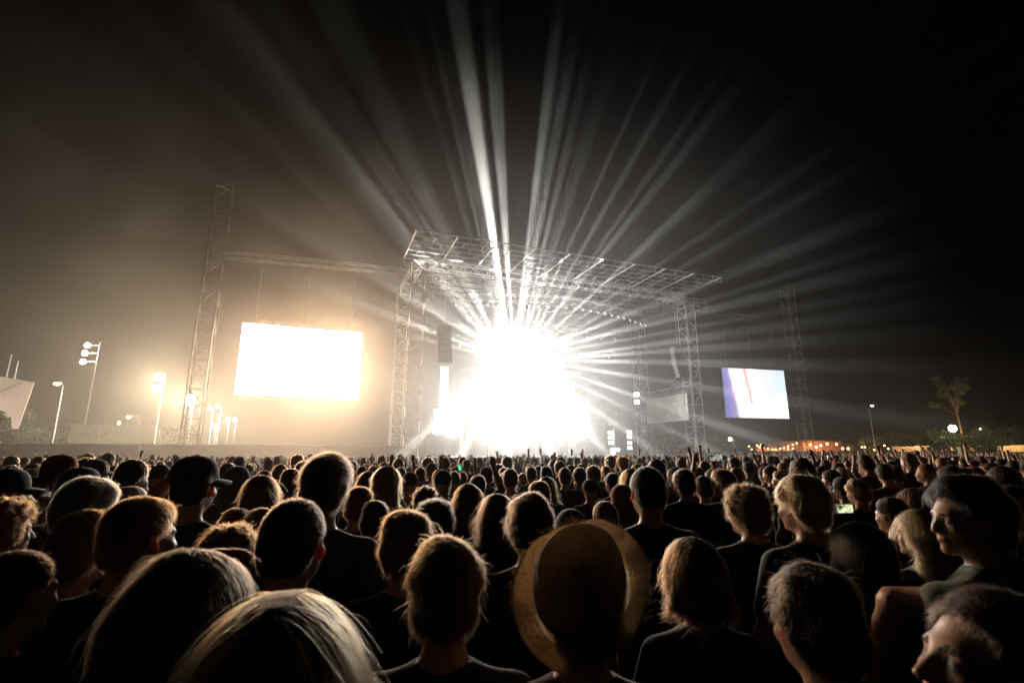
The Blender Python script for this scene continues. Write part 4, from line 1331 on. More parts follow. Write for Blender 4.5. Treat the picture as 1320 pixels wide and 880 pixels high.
# ------------------------------------------------------------------ poses
POSES.update({
    'cap_hold': {**pose_arm(-1, (-.33, .10, 1.42), (-.15, .05, 1.655), (.45, -.05, .55), (.5, 0, -.6), curl=.5)},
    'camera': {**pose_arm(-1, (-.20, .20, 1.50), (-.12, .24, 1.84), (.25, .05, .9), (.6, .5, 0), curl=.75), **pose_arm(1, (.20, .20, 1.50), (.12, .24, 1.84), (-.25, .05, .9), (-.6, .5, 0), curl=.75)},
    'wave_left': {**pose_arm(-1, (-.26, .07, 1.63), (-.24, .12, 1.90), (0, .05, 1), (0, 1, 0), spread=.32, curl=.12)},
    'wave_right': {**pose_arm(1, (.26, .07, 1.63), (.22, .12, 1.90), (0, .05, 1), (0, 1, 0), spread=.32, curl=.12)},
    'fist_right': {**pose_arm(1, (.27, .08, 1.60), (.18, .13, 1.86), (-.1, .05, 1), (0, 1, 0), curl=1.25)},
    'both_up': {**pose_arm(-1, (-.27, .07, 1.63), (-.20, .12, 1.88), (.05, .05, 1), (0, 1, 0), point=True, curl=.1), **pose_arm(1, (.27, .07, 1.63), (.20, .12, 1.88), (-.05, .05, 1), (0, 1, 0), point=True, curl=.1)},
    'phone_low': {**pose_arm(-1, (-.22, .18, 1.22), (-.07, .36, 1.44), (.05, .25, .9), (.9, .1, 0), curl=.8), **pose_arm(1, (.22, .18, 1.22), (.07, .36, 1.44), (-.05, .25, .9), (-.9, .1, 0), curl=.8)},
    'elbow_out': {**pose_arm(-1, (-.23, .17, 1.36), (-.20, .27, 1.13), (.1, .3, -1), (0, -1, 0))},
    'hand_on_head': {**pose_arm(1, (.16, .21, 1.68), (.05, .02, 1.795), (-.6, -.6, 0), (0, 0, -1), curl=.3)},
})
GA = 'people in the near rows of the crowd'
# cx, top, width in photo pixels, then how the person looks
FG = [
    (366, 763, 222, dict(hair='long', hcol='fair', shirt='black', female=True, seed=3), 'nearest person, smooth fair hair glowing along the top, at the bottom left'),
    (246, 708, 188, dict(hair='bob', hcol='dark', shirt='black', seed=4, yaw=-.1), 'person with loose dark brown hair just behind the fair haired one at bottom left'),
    (22, 709, 96, dict(hair='buzz', hcol='dark', shirt='black', seed=1, yaw=-.25), 'dark cropped head in the bottom left corner with one ear showing'),
    (7, 642, 66, dict(hair='curly', hcol='ginger', shirt='black', seed=2, yaw=-.6, female=True), 'curly ginger haired person cut by the left edge'),
    (113, 660, 82, dict(hair='tousled', hcol='auburn', shirt='black', seed=1, yaw=-.15), 'reddish haired head with an orange rim, in front of the greying man at left'),
    (183, 640, 84, dict(hair='short', hcol='auburn', shirt='black', seed=2, yaw=-.45), 'man with rim lit reddish hair and a pale neck, left of the cap wearer'),
    (116, 614, 68, dict(hair='short', hcol='grey', shirt='charcoal', seed=3, yaw=-.3, skin='light'), 'man with greying short hair and a red glowing ear at left'),
    (256, 586, 56, dict(hair='buzz', hcol='dark', shirt='black', cap='charcoal', cap_back=-.55, pose='cap_hold', seed=1), 'man in a dark baseball cap holding it with his raised left hand'),
    (79, 585, 34, dict(hair='short', hcol='dark', shirt='maroon', cap='red', cap_back=-.1, yaw=-.85, seed=1, lod=1), 'man in a bright red cap looking right, at far left'),
    (10, 602, 50, dict(hair='none', cap='black', shirt='black', yaw=-.5, skin='light', cap_back=.0, lod=0), 'man in a shiny black cap at the left edge'),
    (46, 615, 34, dict(hair='bun', hcol='dark', shirt='black', yaw=-.3, seed=1, lod=1, female=True), 'dark haired woman with a bun between the black cap and the greying man'),
    (60, 640, 28, dict(hair='bob', hcol='fair', shirt='grey', yaw=-.2, seed=1, lod=1, female=True), 'short blond bobbed woman low behind the ginger person'),
    (105, 601, 46, dict(hair='short', hcol='black', shirt='black', cap='navy', yaw=-.35, seed=1, lod=1), 'man in a dark cap with a bright line across it behind the greying man'),
    (124, 591, 30, dict(hair='short', hcol='black', shirt='black', yaw=-.4, cap='black', lod=1, seed=1), 'man in a small black cap, second cap right of the red one'),
    (148, 600, 24, dict(hair='short', hcol='dark', shirt='black', yaw=-.95, lod=1, seed=2), 'man seen in profile facing right beside the round dark head at left'),
    (172, 592, 38, dict(hair='short', hcol='dark', shirt='charcoal', yaw=-.2, lod=1, seed=1), 'round dark head between the profile man and the cap wearer'),
    (208, 598, 26, dict(hair='beanie', hcol='charcoal', shirt='charcoal', lod=1), 'person in a dark beanie left of the raised arm'),
    (168, 626, 52, dict(hair='receding', hcol='grey', shirt='charcoal', seed=2, lod=1, yaw=-.2), 'balding grey head behind the brown haired man at left'),
    (307, 600, 38, dict(hair='hood', hcol='grey', shirt='grey', lod=1), 'hooded figure in grey right of the cap wearer'),
    (338, 612, 46, dict(hair='long', hcol='brown', shirt='charcoal', female=True, lod=1, seed=1), 'woman with smooth long brown hair below the white screen'),
    (376, 604, 30, dict(hair='short', hcol='brown', shirt='grey', lod=1, seed=1), 'short haired man with a grey shirt left of the tall quiffed man'),
    (381, 642, 90, dict(hair='buzz', hcol='dark', shirt='black', seed=2, yaw=-.12), 'big close cropped head with a red right ear, below the white screen'),
    (422, 584, 66, dict(hair='quiff', hcol='dark', shirt='black', seed=1, yaw=.05), 'tall man with a dark swept up quiff under the right end of the white screen'),
    (463, 627, 42, dict(hair='short', hcol='auburn', shirt='black', seed=2, yaw=-.3), 'man with a rim lit head and red ear at the quiffed man\'s right shoulder'),
    (484, 645, 30, dict(hair='short', hcol='dark', shirt='charcoal', seed=1, lod=1), 'plain dark head just right of the red eared man'),
    (305, 655, 46, dict(hair='short', hcol='auburn', shirt='black', seed=4, lod=1), 'dim head with an orange rim in front of the long haired woman at left'),
    (340, 655, 54, dict(hair='tousled', hcol='auburn', shirt='black', seed=5, lod=1, yaw=.2), 'ruffled auburn head tucked behind the big cropped head'),
    (297, 677, 66, dict(hair='curly', hcol='brown', shirt='black', seed=3), 'curly brown head with a light fringe of hair above the loose haired one'),
    (498, 600, 36, dict(hair='long', hcol='fair', shirt='charcoal', female=True, lod=1, seed=2, yaw=-.5), 'woman with long fair hair glowing on its right side'),
    (529, 608, 25, dict(hair='beanie', hcol='black', shirt='charcoal', lod=1), 'round black beanie left of centre'),
    (571, 605, 27, dict(hair='beanie', hcol='teal', shirt='charcoal', lod=1), 'dark teal beanie left of centre beside a raised hand'),
    (604, 622, 40, dict(hair='long', hcol='brown', shirt='charcoal', female=True, lod=1, seed=3), 'woman with wavy long brown hair left of centre'),
    (549, 627, 36, dict(hair='curly', hcol='dark', shirt='black', lod=1, seed=2), 'small curly dark head behind two curly ones left of centre'),
    (561, 643, 52, dict(hair='afro', hcol='black', shirt='black', seed=1), 'big frizzy black hair left of centre'),
    (526, 656, 80, dict(hair='tousled', hcol='brown', shirt='black', seed=6), 'ruffled brown head with a pale crest, left of centre front'),
    (577, 693, 116, dict(hair='tousled', hcol='brown', shirt='black', seed=5), 'large brown haired head with a bare neck at bottom centre'),
    (641, 636, 48, dict(hair='long', hcol='dark', shirt='black', female=True, lod=0, seed=4), 'woman with straight long dark hair left of the red eared black haired man'),
    (684, 637, 70, dict(hair='tousled', hcol='dark', shirt='black', seed=7, yaw=.12), 'man with full dark hair and a red left ear right behind the straw hat'),
    (736, 655, 32, dict(hair='beanie', hcol='teal', shirt='navy', lod=1), 'dark teal beanie just above the straw hat'),
    (780, 645, 30, dict(hair='buzz', hcol='brown', shirt='black', lod=1, seed=2, yaw=.25), 'small shaved head with a red ear right of the straw hat'),
    (801, 624, 34, dict(hair='hood', hcol='red', shirt='maroon', lod=1, yaw=.15), 'person in a red hood beside the tall cropped man'),
    (834, 601, 50, dict(hair='buzz', hcol='black', shirt='black', seed=3, yaw=.06, skin='tan'), 'tall man with a close cropped black head and wide shoulders right of centre'),
    (881, 604, 31, dict(hair='short', hcol='dark', shirt='black', seed=2, yaw=.1, skin='tan'), 'man with short hair and a bare neck right of the tall cropped man'),
    (906, 613, 28, dict(hair='short', hcol='dark', shirt='charcoal', lod=1, seed=1), 'dark round head between the bare necked man and the strap wearer'),
    (934, 604, 30, dict(hair='quiff', hcol='brown', shirt='navy', lod=1, seed=2, yaw=.4), 'man with waved brown hair and a pale strap, under the phone holder'),
    (962, 624, 58, dict(hair='curly', hcol='brown', shirt='black', seed=4, yaw=.35, skin='tan'), 'man with curly brown hair and a red ear right of centre'),
    (1032, 610, 64, dict(hair='tousled', hcol='fair', shirt='black', seed=6, yaw=.3, bulk=.92), 'broad man with swept fair hair and a lit left cheek on the right'),
    (893, 692, 92, dict(hair='bob', hcol='brown', shirt='black', seed=5, yaw=.2, female=True), 'person with brown bobbed hair brushed down, right of the straw hat'),
    (1045, 728, 128, dict(hair='tousled', hcol='dark', shirt='black', seed=8, yaw=.1), 'large dark head in front of the broad fair man at bottom right'),
    (1240, 611, 84, dict(hair='tousled', hcol='black', shirt='olive', seed=3, yaw=1.0, skin='light', body_rz=.45, pose='elbow_out'), 'man in a grey green shirt in left profile with one elbow stuck out, at right'),
    (1240, 756, 165, dict(hair='short', hcol='dark', shirt='black', seed=9, yaw=.45, body_rz=1.0, skin='light', pitch=.26), 'person in left profile cut by the bottom edge in the bottom right corner'),
    (1303, 626, 42, dict(hair='short', hcol='dark', shirt='maroon', seed=4, yaw=.7, skin='tan'), 'man with a lit ear and shoulder near the right edge'),
    (1319, 690, 60, dict(hair='short', hcol='dark', shirt='black', seed=7, yaw=.5, body_rz=.3, skin='tan'), 'person cut by the right edge, lower than the man with a lit ear'),
    (1184, 655, 34, dict(hair='long', hcol='fair', shirt='black', seed=6, yaw=.7, female=True, lod=0), 'fair haired woman in left profile just left of the grey green shirted man'),
    (1148, 640, 42, dict(hair='short', hcol='dark', shirt='black', seed=3, yaw=.3, lod=1), 'dark head with a lit fringe between the phone screen and the profile woman'),
    (1085, 614, 26, dict(hair='short', hcol='black', shirt='black', lod=1, cap='navy', yaw=.2, seed=1), 'man in a dark blue cap behind the broad fair man\'s right side'),
    (1104, 616, 32, dict(hair='tousled', hcol='auburn', shirt='black', seed=3, lod=1, pose='phone_low', yaw=.1), 'auburn haired person filming with a glowing phone at right'),
    (1108, 672, 56, dict(hair='long', hcol='black', shirt='black', seed=5, female=True, yaw=.2), 'dark long haired woman low at right, below the glowing phone'),
    (993, 600, 20, dict(hair='short', hcol='brown', shirt='black', lod=1, seed=4, yaw=.5), 'small brown haired head left above the broad fair man'),
    (1008, 605, 24, dict(hair='short', hcol='auburn', shirt='black', lod=1, seed=3, yaw=.75), 'auburn head with a lit cheek touching the broad fair man\'s hair'),
    (918, 605, 22, dict(hair='short', hcol='black', shirt='black', lod=1, seed=5, pose='camera'), 'person holding a phone up high in both hands right of centre'),
    (586, 607, 17, dict(hair='short', hcol='dark', shirt='charcoal', lod=1, seed=6, pose='wave_left'), 'person waving one open hand, left of the two waving people'),
    (596, 608, 16, dict(hair='short', hcol='brown', shirt='charcoal', lod=1, seed=7, pose='wave_right'), 'person waving one open hand, right of the two waving people'),
    (616, 612, 24, dict(hair='short', hcol='dark', shirt='charcoal', lod=1, seed=8, pose='fist_right'), 'person with a raised fist left of centre'),
    (517, 602, 15, dict(hair='short', hcol='dark', shirt='charcoal', lod=1, seed=9, pose='both_up'), 'person pointing with both arms at left of the waving people'),
    (658, 604, 24, dict(hair='short', hcol='dark', shirt='charcoal', lod=1, seed=9), 'round dark head alone before the brightest part of the stage'),
    (728, 603, 21, dict(hair='short', hcol='brown', shirt='charcoal', lod=1, seed=1, yaw=.1), 'left of two heads standing close together before the stage at centre'),
    (747, 602, 21, dict(hair='short', hcol='dark', shirt='charcoal', lod=1, seed=2), 'right of two heads standing close together before the stage at centre'),
    (760, 617, 22, dict(hair='beanie', hcol='charcoal', shirt='charcoal', lod=1), 'charcoal beanie right of the two close heads'),
    (790, 609, 24, dict(hair='short', hcol='dark', shirt='black', lod=1, seed=3, yaw=.3), 'dark head with a pale cheek left above the red hood'),
]
placed = []          # (x, y, px, top, width)
for (cx, top, w, kw, lab) in FG:
    kw = dict(kw)
    hair = kw.get('hair', 'short')
    wr = HAIR_W['cap' if kw.get('cap') else ('buzz' if hair == 'none' else hair)] * (.95 if kw.get('female') else 1)
    zc = FPX * wr / w * 1.2
    if kw.get('pose') in ('wave_left', 'wave_right', 'both_up', 'camera', 'fist_right'): zc *= .92
    t = 1.75 + max(HEAD_TOP['cap'] if kw.get('cap') else 0, HEAD_TOP[hair])
    q = PZ(cx, top, zc)
    s = q.z / t
    lo, hi = .89, 1.115
    for _ in range(40):
        if s > hi: zc *= .98 if q.z > CAM_Z else 1.02
        elif s < lo: zc *= .97
        else: break
        q = PZ(cx, top, zc); s = q.z / t
    s = min(max(s, lo), hi)
    brz = kw.pop('body_rz', 0.) + math.atan2(-(q.x - 4) * .35, 30)
    lod = kw.pop('lod', 0)
    o = person((q.x, q.y, 0), s, brz, lab, GA, lod=lod, **kw)
    placed.append((q.x, q.y, cx, top, w))

# the straw hat wearer
q = PZ(746, 690, 1.16)
hatman = person((q.x, q.y + .02, 0), (q.z - .02) / 1.77, 0, 'person in a big golden straw hat with the front brim turned up, front and centre', GA, hair='short', hcol='dark', shirt='black', seed=2, pitch=.25)
placed.append((q.x, q.y, 746, 690, 180))
straw = mat('straw', (.44, .34, .22), .75, 0, .6, 30, 1., transl=(.82, .62, .40, .5))
hat = MB()
n = 56
prof = [(.0003, .112), (.06, .111), (.095, .102), (.109, .084), (.115, .05), (.118, .006), (.124, -.002), (.140, .002), (.156, .010), (.170, .020), (.1715, .017), (.157, .006), (.141, -.003), (.124, -.007)]
dense = []
for (r0, z0), (r1, z1) in zip(prof, prof[1:]):
    m_ = max(1, int(math.hypot(r1 - r0, z1 - z0) / .0035))
    dense += [(r0 + (r1 - r0) * q / m_, z0 + (z1 - z0) * q / m_) for q in range(m_)]
prof = [(r + .0011 * (i % 2) * (1 if r > .02 else 0), z + .0008 * (i % 2)) for i, (r, z) in enumerate(dense)] + [prof[-1]]      # plaited rows
v = []; fc = []
for i, (r, z) in enumerate(prof):
    for k in range(n):
        a = 2 * math.pi * k / n
        fl = max(0, (r - .10) / .075)
        zz = z + fl * (.024 * math.sin(2 * a + .6) + .007 * math.sin(5 * a) + .004 * math.sin(11 * a + 2)) 
        rr = r * (1 + .02 * math.sin(3 * a + 1) * fl)
        v.append((rr * math.cos(a) * .91, rr * math.sin(a) * 1.12, zz))
for i in range(len(prof) - 1):
    for k in range(n): fc.append((i * n + k, i * n + (k + 1) % n, (i + 1) * n + (k + 1) % n, (i + 1) * n + k))
hat.add(v, fc)
hm_ = hat.build('straw_hat', straw, hatman, True, loc=(0, -.035, 1.675))
hm_.rotation_euler = (.80, .18, -.42)
band = MB().lathe([(.1195, .012), (.1185, .034), (.1175, .034), (.1180, .012)], 40)
b_ = band.build('hat_band', SHIRT['black'], hm_)
b_.scale = (.91, 1.12, 1)
# loose straw fibres along the hat
rng = np.random.default_rng(5)
fb = MB()
for k in range(2600):
    a = rng.random() * 6.283; r = .105 + .068 * rng.random() ** .6; z = (r - .105) * .32 + .004 + .0
    p = Vector((r * math.cos(a) * .95, r * math.sin(a) * 1.05, z + (r > .12) * .016 * math.sin(2 * a + .6) * (r - .10) / .075))
    d = Vector((-math.sin(a), math.cos(a), 0)) * .6 + Vector((math.cos(a), math.sin(a), .5)) * rng.normal() * .5
    fb.bar(p, p + d * (.010 + .016 * rng.random()), .0004, 3, .0002, cap=False)
fb.build('straw_fibres', straw, hm_)['kind'] = 'stuff'

# ------------------------------------------------------------------ phones
def phone(loc, rot, label, lit, s=1.):
    o = empty('phone', label, 'phone', loc, 0); o.rotation_euler = rot
    MB().box((0, 0, 0), (.152 * s, .009, .075 * s)).build('case', M['black_metal'], o)
    m = bpy.data.materials.new('phone_screen'); m.use_nodes = True
    t = m.node_tree; t.nodes.remove(t.nodes['Principled BSDF']); m.cycles.emission_sampling = 'NONE'
    e = t.nodes.new('ShaderNodeEmission'); tc = t.nodes.new('ShaderNodeTexCoord'); n_ = t.nodes.new('ShaderNodeTexNoise'); n_.inputs['Scale'].default_value = 28
    r = t.nodes.new('ShaderNodeValToRGB'); t.links.new(tc.outputs['Object'], n_.inputs[0]); t.links.new(n_.outputs[0], r.inputs[0]); t.links.new(r.outputs[0], e.inputs[0]); t.links.new(e.outputs[0], t.nodes['Material Output'].inputs[0])
    for el, (p_, c) in zip(r.color_ramp.elements, ((.38, (.01, .012, .006, 1)), (.62, lit))): el.position = p_; el.color = c
    e.inputs[1].default_value = 1.5
    MB().add([(-.07 * s, -.006, -.033 * s), (.07 * s, -.006, -.033 * s), (.07 * s, -.006, .033 * s), (-.07 * s, -.006, .033 * s)], [(0, 1, 2, 3)]).build('screen', m, o)
    return o
pq = PZ(1088, 655, 2.9)
phone(pq, (0, 0, .1), 'glowing phone filming the stage between the broad fair man and the profile man', (.75, .8, .45, 1), .72)
fp = [p for p in placed if p[2] == 918][0]
pq = PZ(921, 589, FPX * .17 / 22 * .9)
phone(pq, (0, 0, 0), 'dark phone held up high right of centre', (.3, .3, .25, 1), 1.0)
pq = PZ(593, 602, 7.2)
ph = phone(pq, (0, 0, 0), 'tiny phone with a green glow left of centre', (.1, 1., .5, 1), .6); ph.rotation_euler = (0, math.pi / 2, 0)

# ------------------------------------------------------------------ the middle rows: every person on their own
rng = np.random.default_rng(2024)
def front_limit(x): return 37.9 + .379 * (x + 7.9) - 7.0
cand = []
y = 3.1
while y < 62:
    dx = .60 + .012 * min(y, 30)
    x = -1.22 * y - 1
    while x < 1.22 * y + 1:
        xx, yy = x + rng.normal() * .17, y + rng.normal() * .2
        x += dx
        if xx > 5 and yy > front_limit(xx) + 2.0 and not (xx > 17 and yy < 47 + .32 * (xx - 17)): continue
        if xx <= 5 and yy > front_limit(xx): continue
        if xx > 17 and yy > 44.5 + .30 * (xx - 17): continue
        if xx < -12 and yy > 39.0 + .379 * (xx + 12) - 2.0: continue
        cand.append((xx, yy))
    y += .66 + .006 * y
people_xy = []
def proj(x, y, z):
    dz = z - CAM_Z
    fw = y * CP + dz * SP; v = dz * CP - y * SP
    return CX + FPX * x / fw, CY - FPX * v / fw, fw
grid = {}
def near(x, y, r):
    return any((x - a) ** 2 + (y - b) ** 2 < r * r for (a, b, *_k) in placed)
for (x, y) in cand:
    if y < 22 and near(x, y, .42): continue
    h = float(np.clip(rng.normal(1.70, .085), 1.5, 1.86))
    px, py, fw = proj(x, y, h)
    w = FPX * .18 / fw
    if px < -w or px > 1320 + w: 
        if y > 6: continue
    bad = False
    for (a, b, cx, top, ww) in placed:
        if b > y and abs(px - cx) < (w + ww) * .46 and py < top + ww * 1.15: bad = True; break
    if bad: continue
    people_xy.append((x, y, h, px, py, w))
people_xy.sort(key=lambda t: t[1])
N_SOLO = 300 - len(placed)
solo = [p for p in people_xy if -8 < p[3] < 1328][:N_SOLO]
ss = set(id(p) for p in solo)
rest = [p for p in people_xy if id(p) not in ss]
zones = [(190, 'at the far left of the crowd'), (330, 'below the left lattice mast'), (480, 'below the white left screen'), (600, 'below the left stage tower'), (760, 'in front of the glaring stage'), (900, 'below the right stage tower'), (1040, 'below the right video screen'), (1180, 'in front of the orange building'), (1400, 'at the far right of the crowd')]
HN = {'black': 'black', 'dark': 'dark', 'brown': 'brown', 'auburn': 'reddish', 'fair': 'fair', 'grey': 'grey'}
SNAME = {'short': 'short haired', 'buzz': 'close cropped', 'tousled': 'ruffle haired', 'curly': 'curly haired', 'long': 'long haired', 'bob': 'bob haired', 'bun': 'hair bunned', 'ponytail': 'pony tailed'}
used = set()
for (x, y, h, px, py, w) in solo:
  for _try in range(25):
      zone = [b for a, b in zones if px < a][0]
      fem = rng.random() < .38
      if fem: hair = rng.choice(['long', 'bob', 'bun', 'ponytail', 'long']); pass
      else: hair = rng.choice(['short', 'short', 'buzz', 'tousled', 'curly', 'short', 'buzz'])
      hcol = str(rng.choice(['black', 'dark', 'dark', 'black', 'brown', 'brown', 'auburn', 'dark', 'fair']))
      shirt = str(rng.choice(['black', 'black', 'black', 'charcoal', 'navy', 'grey', 'maroon', 'white'], p=[.3, .15, .1, .15, .12, .08, .06, .04]))
      cap = None
      desc = '%s %s person in %s %s' % (HN[hcol], SNAME[hair], shirt if shirt != 'maroon' else 'dark red', zone)
      pose = 'down'
      if not fem and rng.random() < .12:
          cap = str(rng.choice(['black', 'navy', 'charcoal', 'red'])); hair = 'buzz'
          desc = '%s cap wearer in %s %s' % (cap if cap != 'charcoal' else 'dark grey', shirt if shirt != 'maroon' else 'dark red', zone)
      elif y > 9 and 60 < px < 1270 and rng.random() < (.05 if x < 2 else .13):
          pose = str(rng.choice(['wave_left', 'wave_right', 'fist_right', 'both_up', 'camera']))
          desc = {'wave_left': 'left hand waving', 'wave_right': 'right hand waving', 'fist_right': 'fist raising', 'both_up': 'both arms raising', 'camera': 'phone lifting'}[pose] + ' ' + desc
      if desc not in used: break
  used.add(desc)
  if fem: h *= .97
  yaw = float(rng.choice([-.5, -.2, 0, 0, .2, .5]))
  face = math.atan2(-(x - 3), 46 - y) * .8
  person((x, y, 0), h / 1.765, face + rng.normal() * .12, desc, desc, pose=pose, yaw=yaw, pitch={-.5: 0., -.2: -.15, 0.: .08, .2: -.05, .5: .1}[yaw], tilt={-.5: .1, -.2: -.1, 0.: 0., .2: .12, .5: -.08}[yaw], lod=1, female=bool(fem), skin=str(rng.choice(['light', 'light', 'tan', 'brown', 'dark'], p=[.35, .2, .3, .1, .05])),
         hair=str(hair), hcol=hcol, shirt=shirt, seed=int(rng.integers(1, 3)), cap=cap, strand=True)

# ------------------------------------------------------------------ the far crowd: one mass
def template(pose, yaw, female, hair, seed, lod=2):
    b = body_mesh('tmp_body', POSES.get(pose), yaw, 0, 0, lod, female)
    n = len(b.vertices); V = np.empty(n * 3, np.float32); b.vertices.foreach_get('co', V); V = V.reshape(-1, 3)
    Q = np.empty(len(b.loops), np.int32); b.loops.foreach_get('vertex_index', Q); Q = Q.reshape(-1, 4)
    mi = np.empty(len(b.polygons), np.int32); b.polygons.foreach_get('material_index', mi)
    c = V[Q].mean(1)
    torso = (c[:, 2] > .9) & (c[:, 2] < 1.47) & (np.abs(c[:, 0]) < .24)
    slot = np.where(c[:, 2] < .95, 1, 0); slot[torso] = 1
    Vh, Qh = hair_mesh('h', hair, lod, seed)
    R = rot3(yaw); Vh = (Vh + HC - PIV) @ R.T + PIV
    return np.concatenate([V, Vh]), np.concatenate([Q, Qh + len(V)]), np.concatenate([slot, np.full(len(Qh), 2)])
TPL = [[template(p, yw, fe, hr, sd, l) for (p, yw, fe, hr, sd) in (('down', 0, False, 'short', 1.), ('down', .3, True, 'long', 2.), ('down', -.3, False, 'buzz', 3.), ('down', .1, False, 'tousled', 4.), ('down', -.2, True, 'bob', 5.), ('down', .6, False, 'short', 6.))] for l in (2, 3)]
TUP = [[template(p, yw, fe, hr, sd, l) for (p, yw, fe, hr, sd) in (('wave_left', 0, False, 'short', 1.), ('both_up', .2, True, 'bob', 2.), ('camera', 0, False, 'short', 3.), ('fist_right', -.2, False, 'short', 4.))] for l in (2, 3)]
PLAT = [(SW(16.2 + .62 * k + .1 * (k % 3), 15.5 + .5 * (k % 2), 0)) for k in range(13)]
rest2 = [(x, y, h, 0.) for (x, y, h, *_r) in rest] + [(p.x, p.y, 1.7, 1.25) for p in PLAT]
Vs, Qs, Ms, off = [], [], [], 0
for i, (x, y, h, z0) in enumerate(rest2):
    p_up = .05 if x < 0 else (.12 if x < 12 else .34)
    far_ = 1 if y > 20 else 0
    T = TUP[far_][rng.integers(4)] if rng.random() < p_up else TPL[far_][rng.integers(6)]
    a = math.atan2(-(x - 3), max(4, 46 - y)) * .8 + rng.normal() * .15
    s = h / 1.765
    ca, sa = math.cos(a) * s, math.sin(a) * s
    V = T[0]
    W = np.stack([V[:, 0] * ca - V[:, 1] * sa + x, V[:, 0] * sa + V[:, 1] * ca + y, V[:, 2] * s + z0], 1)
    cl = rng.choice(4, p=[.55, .2, .15, .1]); hl = rng.choice(3, p=[.5, .35, .15]); sk = rng.choice(2, p=[.65, .35])
    m3 = np.array([sk, 2 + cl, 6 + hl])
    Vs.append(W); Qs.append(T[1] + off); Ms.append(m3[T[2]]); off += len(V)
cm = np_mesh('crowd', np.concatenate(Vs), np.concatenate(Qs), [SK['light'], SK['tan'], SHIRT['black'], SHIRT['charcoal'], SHIRT['navy'], SHIRT['grey'], HM['dark'], HM['brown'], HM['fair']], np.concatenate(Ms))
crowd = inst('crowd', cm); tag(crowd, kind='stuff')
print('FAR', len(rest2), 'SOLO', len(solo), 'tris', 2 * len(cm.polygons))
tris = sum(2 * len(m_.polygons) for m_ in bpy.data.meshes)
print('ALL TRIS', tris)
# viewing platform beside the stage
vp = empty('viewing_platform', 'low railed viewing platform full of people beside the right stage tower', 'platform', SW(15.8, 15, 0), SROT)
MB().box((4.2, .6, .62), (9.5, 3.2, 1.24)).build('deck', M['black_metal'], vp)
rl_ = MB()
for k in range(9): rl_.bar((-.4 + 1.15 * k, -.95, 1.24), (-.4 + 1.15 * k, -.95, 2.3), .025, 5)
rl_.bar((-.4, -.95, 2.3), (8.8, -.95, 2.3), .03, 5); rl_.bar((-.4, -.95, 1.8), (8.8, -.95, 1.8), .02, 5)
rl_.build('railing', M['steel'], vp)
# ------------------------------------------------------------------ haze: one closed box of even pale air
hz = MB().box((0, 400, 30), (1220, 1220, 62)).build('haze', [])
hm = bpy.data.materials.new('haze_air'); hm.use_nodes = True
t = hm.node_tree; t.nodes.remove(t.nodes['Principled BSDF'])
pv = t.nodes.new('ShaderNodeVolumePrincipled')
pv.inputs['Color'].default_value = (.9, .9, .9, 1)
pv.inputs['Density'].default_value = .0001
pv.inputs['Anisotropy'].default_value = .7
t.links.new(pv.outputs[0], t.nodes['Material Output'].inputs['Volume'])
hz.data.materials.append(hm)
tag(hz, kind='stuff')

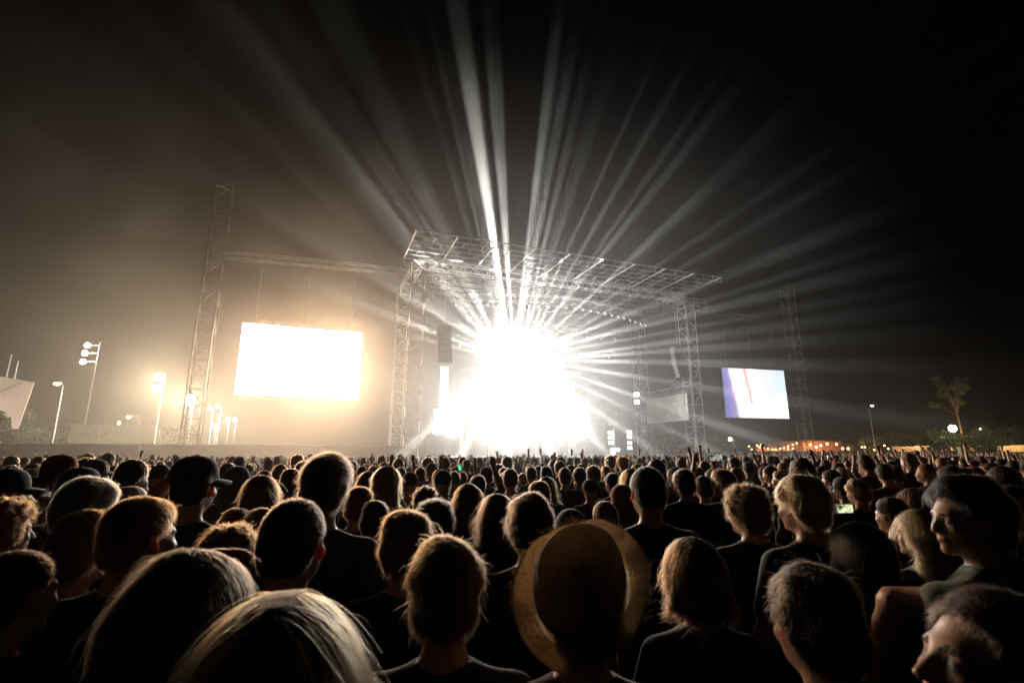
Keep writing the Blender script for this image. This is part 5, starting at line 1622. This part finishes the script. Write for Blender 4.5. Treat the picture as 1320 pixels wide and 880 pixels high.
def smoke(name, c, r, dens, col, g=.35, rz=0., p=2.0):
    """a bank of smoke, thickest in its middle and thinning to nothing at its edge"""
    b = MB().lathe([(math.sin(math.pi * k / 20), -math.cos(math.pi * k / 20)) for k in range(1, 20)], 32)
    m = bpy.data.materials.new(name + '_air'); m.use_nodes = True
    t = m.node_tree; t.nodes.remove(t.nodes['Principled BSDF'])
    pv = t.nodes.new('ShaderNodeVolumePrincipled')
    pv.inputs['Color'].default_value = (*col, 1); pv.inputs['Anisotropy'].default_value = g
    tc = t.nodes.new('ShaderNodeTexCoord'); vl = t.nodes.new('ShaderNodeVectorMath'); vl.operation = 'DOT_PRODUCT'
    t.links.new(tc.outputs['Object'], vl.inputs[0]); t.links.new(tc.outputs['Object'], vl.inputs[1])
    a = t.nodes.new('ShaderNodeMath'); a.operation = 'SUBTRACT'; a.inputs[0].default_value = 1; a.use_clamp = True
    t.links.new(vl.outputs['Value'], a.inputs[1])
    pw_ = t.nodes.new('ShaderNodeMath'); pw_.operation = 'POWER'; pw_.inputs[1].default_value = p; t.links.new(a.outputs[0], pw_.inputs[0])
    geo = t.nodes.new('ShaderNodeNewGeometry'); nz = t.nodes.new('ShaderNodeTexNoise'); nz.inputs['Scale'].default_value = .14; nz.inputs['Detail'].default_value = 2.5
    t.links.new(geo.outputs['Position'], nz.inputs['Vector'])
    rg = t.nodes.new('ShaderNodeMapRange'); rg.inputs['From Min'].default_value = .3; rg.inputs['From Max'].default_value = .7; rg.inputs['To Min'].default_value = .35; rg.inputs['To Max'].default_value = 1.65
    t.links.new(nz.outputs['Fac'], rg.inputs['Value'])
    m0 = t.nodes.new('ShaderNodeMath'); m0.operation = 'MULTIPLY'; t.links.new(pw_.outputs[0], m0.inputs[0]); t.links.new(rg.outputs['Result'], m0.inputs[1])
    ml = t.nodes.new('ShaderNodeMath'); ml.operation = 'MULTIPLY'; ml.inputs[1].default_value = dens; t.links.new(m0.outputs[0], ml.inputs[0])
    t.links.new(ml.outputs[0], pv.inputs['Density'])
    t.links.new(pv.outputs[0], t.nodes['Material Output'].inputs['Volume'])
    o = b.build(name, m, None, True)
    o.location = c; o.scale = r; o.rotation_euler = (0, 0, rz)
    tag(o, kind='stuff')
smoke('stage_smoke', SW(-1.0, 7, 9), (23, 10, 14), .0115, (.92, .92, .92), .42, SROT)
smoke('beam_smoke', SW(-2, 1, 12), (30, 27, 25), .0050, (.92, .92, .92), .3, 0)
smoke('drifting_smoke', (-23, 40, 12), (38, 24, 38), .0046, (.92, .85, .74), .6, .35)  # tan put into the smoke colour to warm the left glow
smoke('crowd_smoke', (1, 27, 2.5), (50, 24, 7), .0038, (.92, .91, .88), .7, .3)
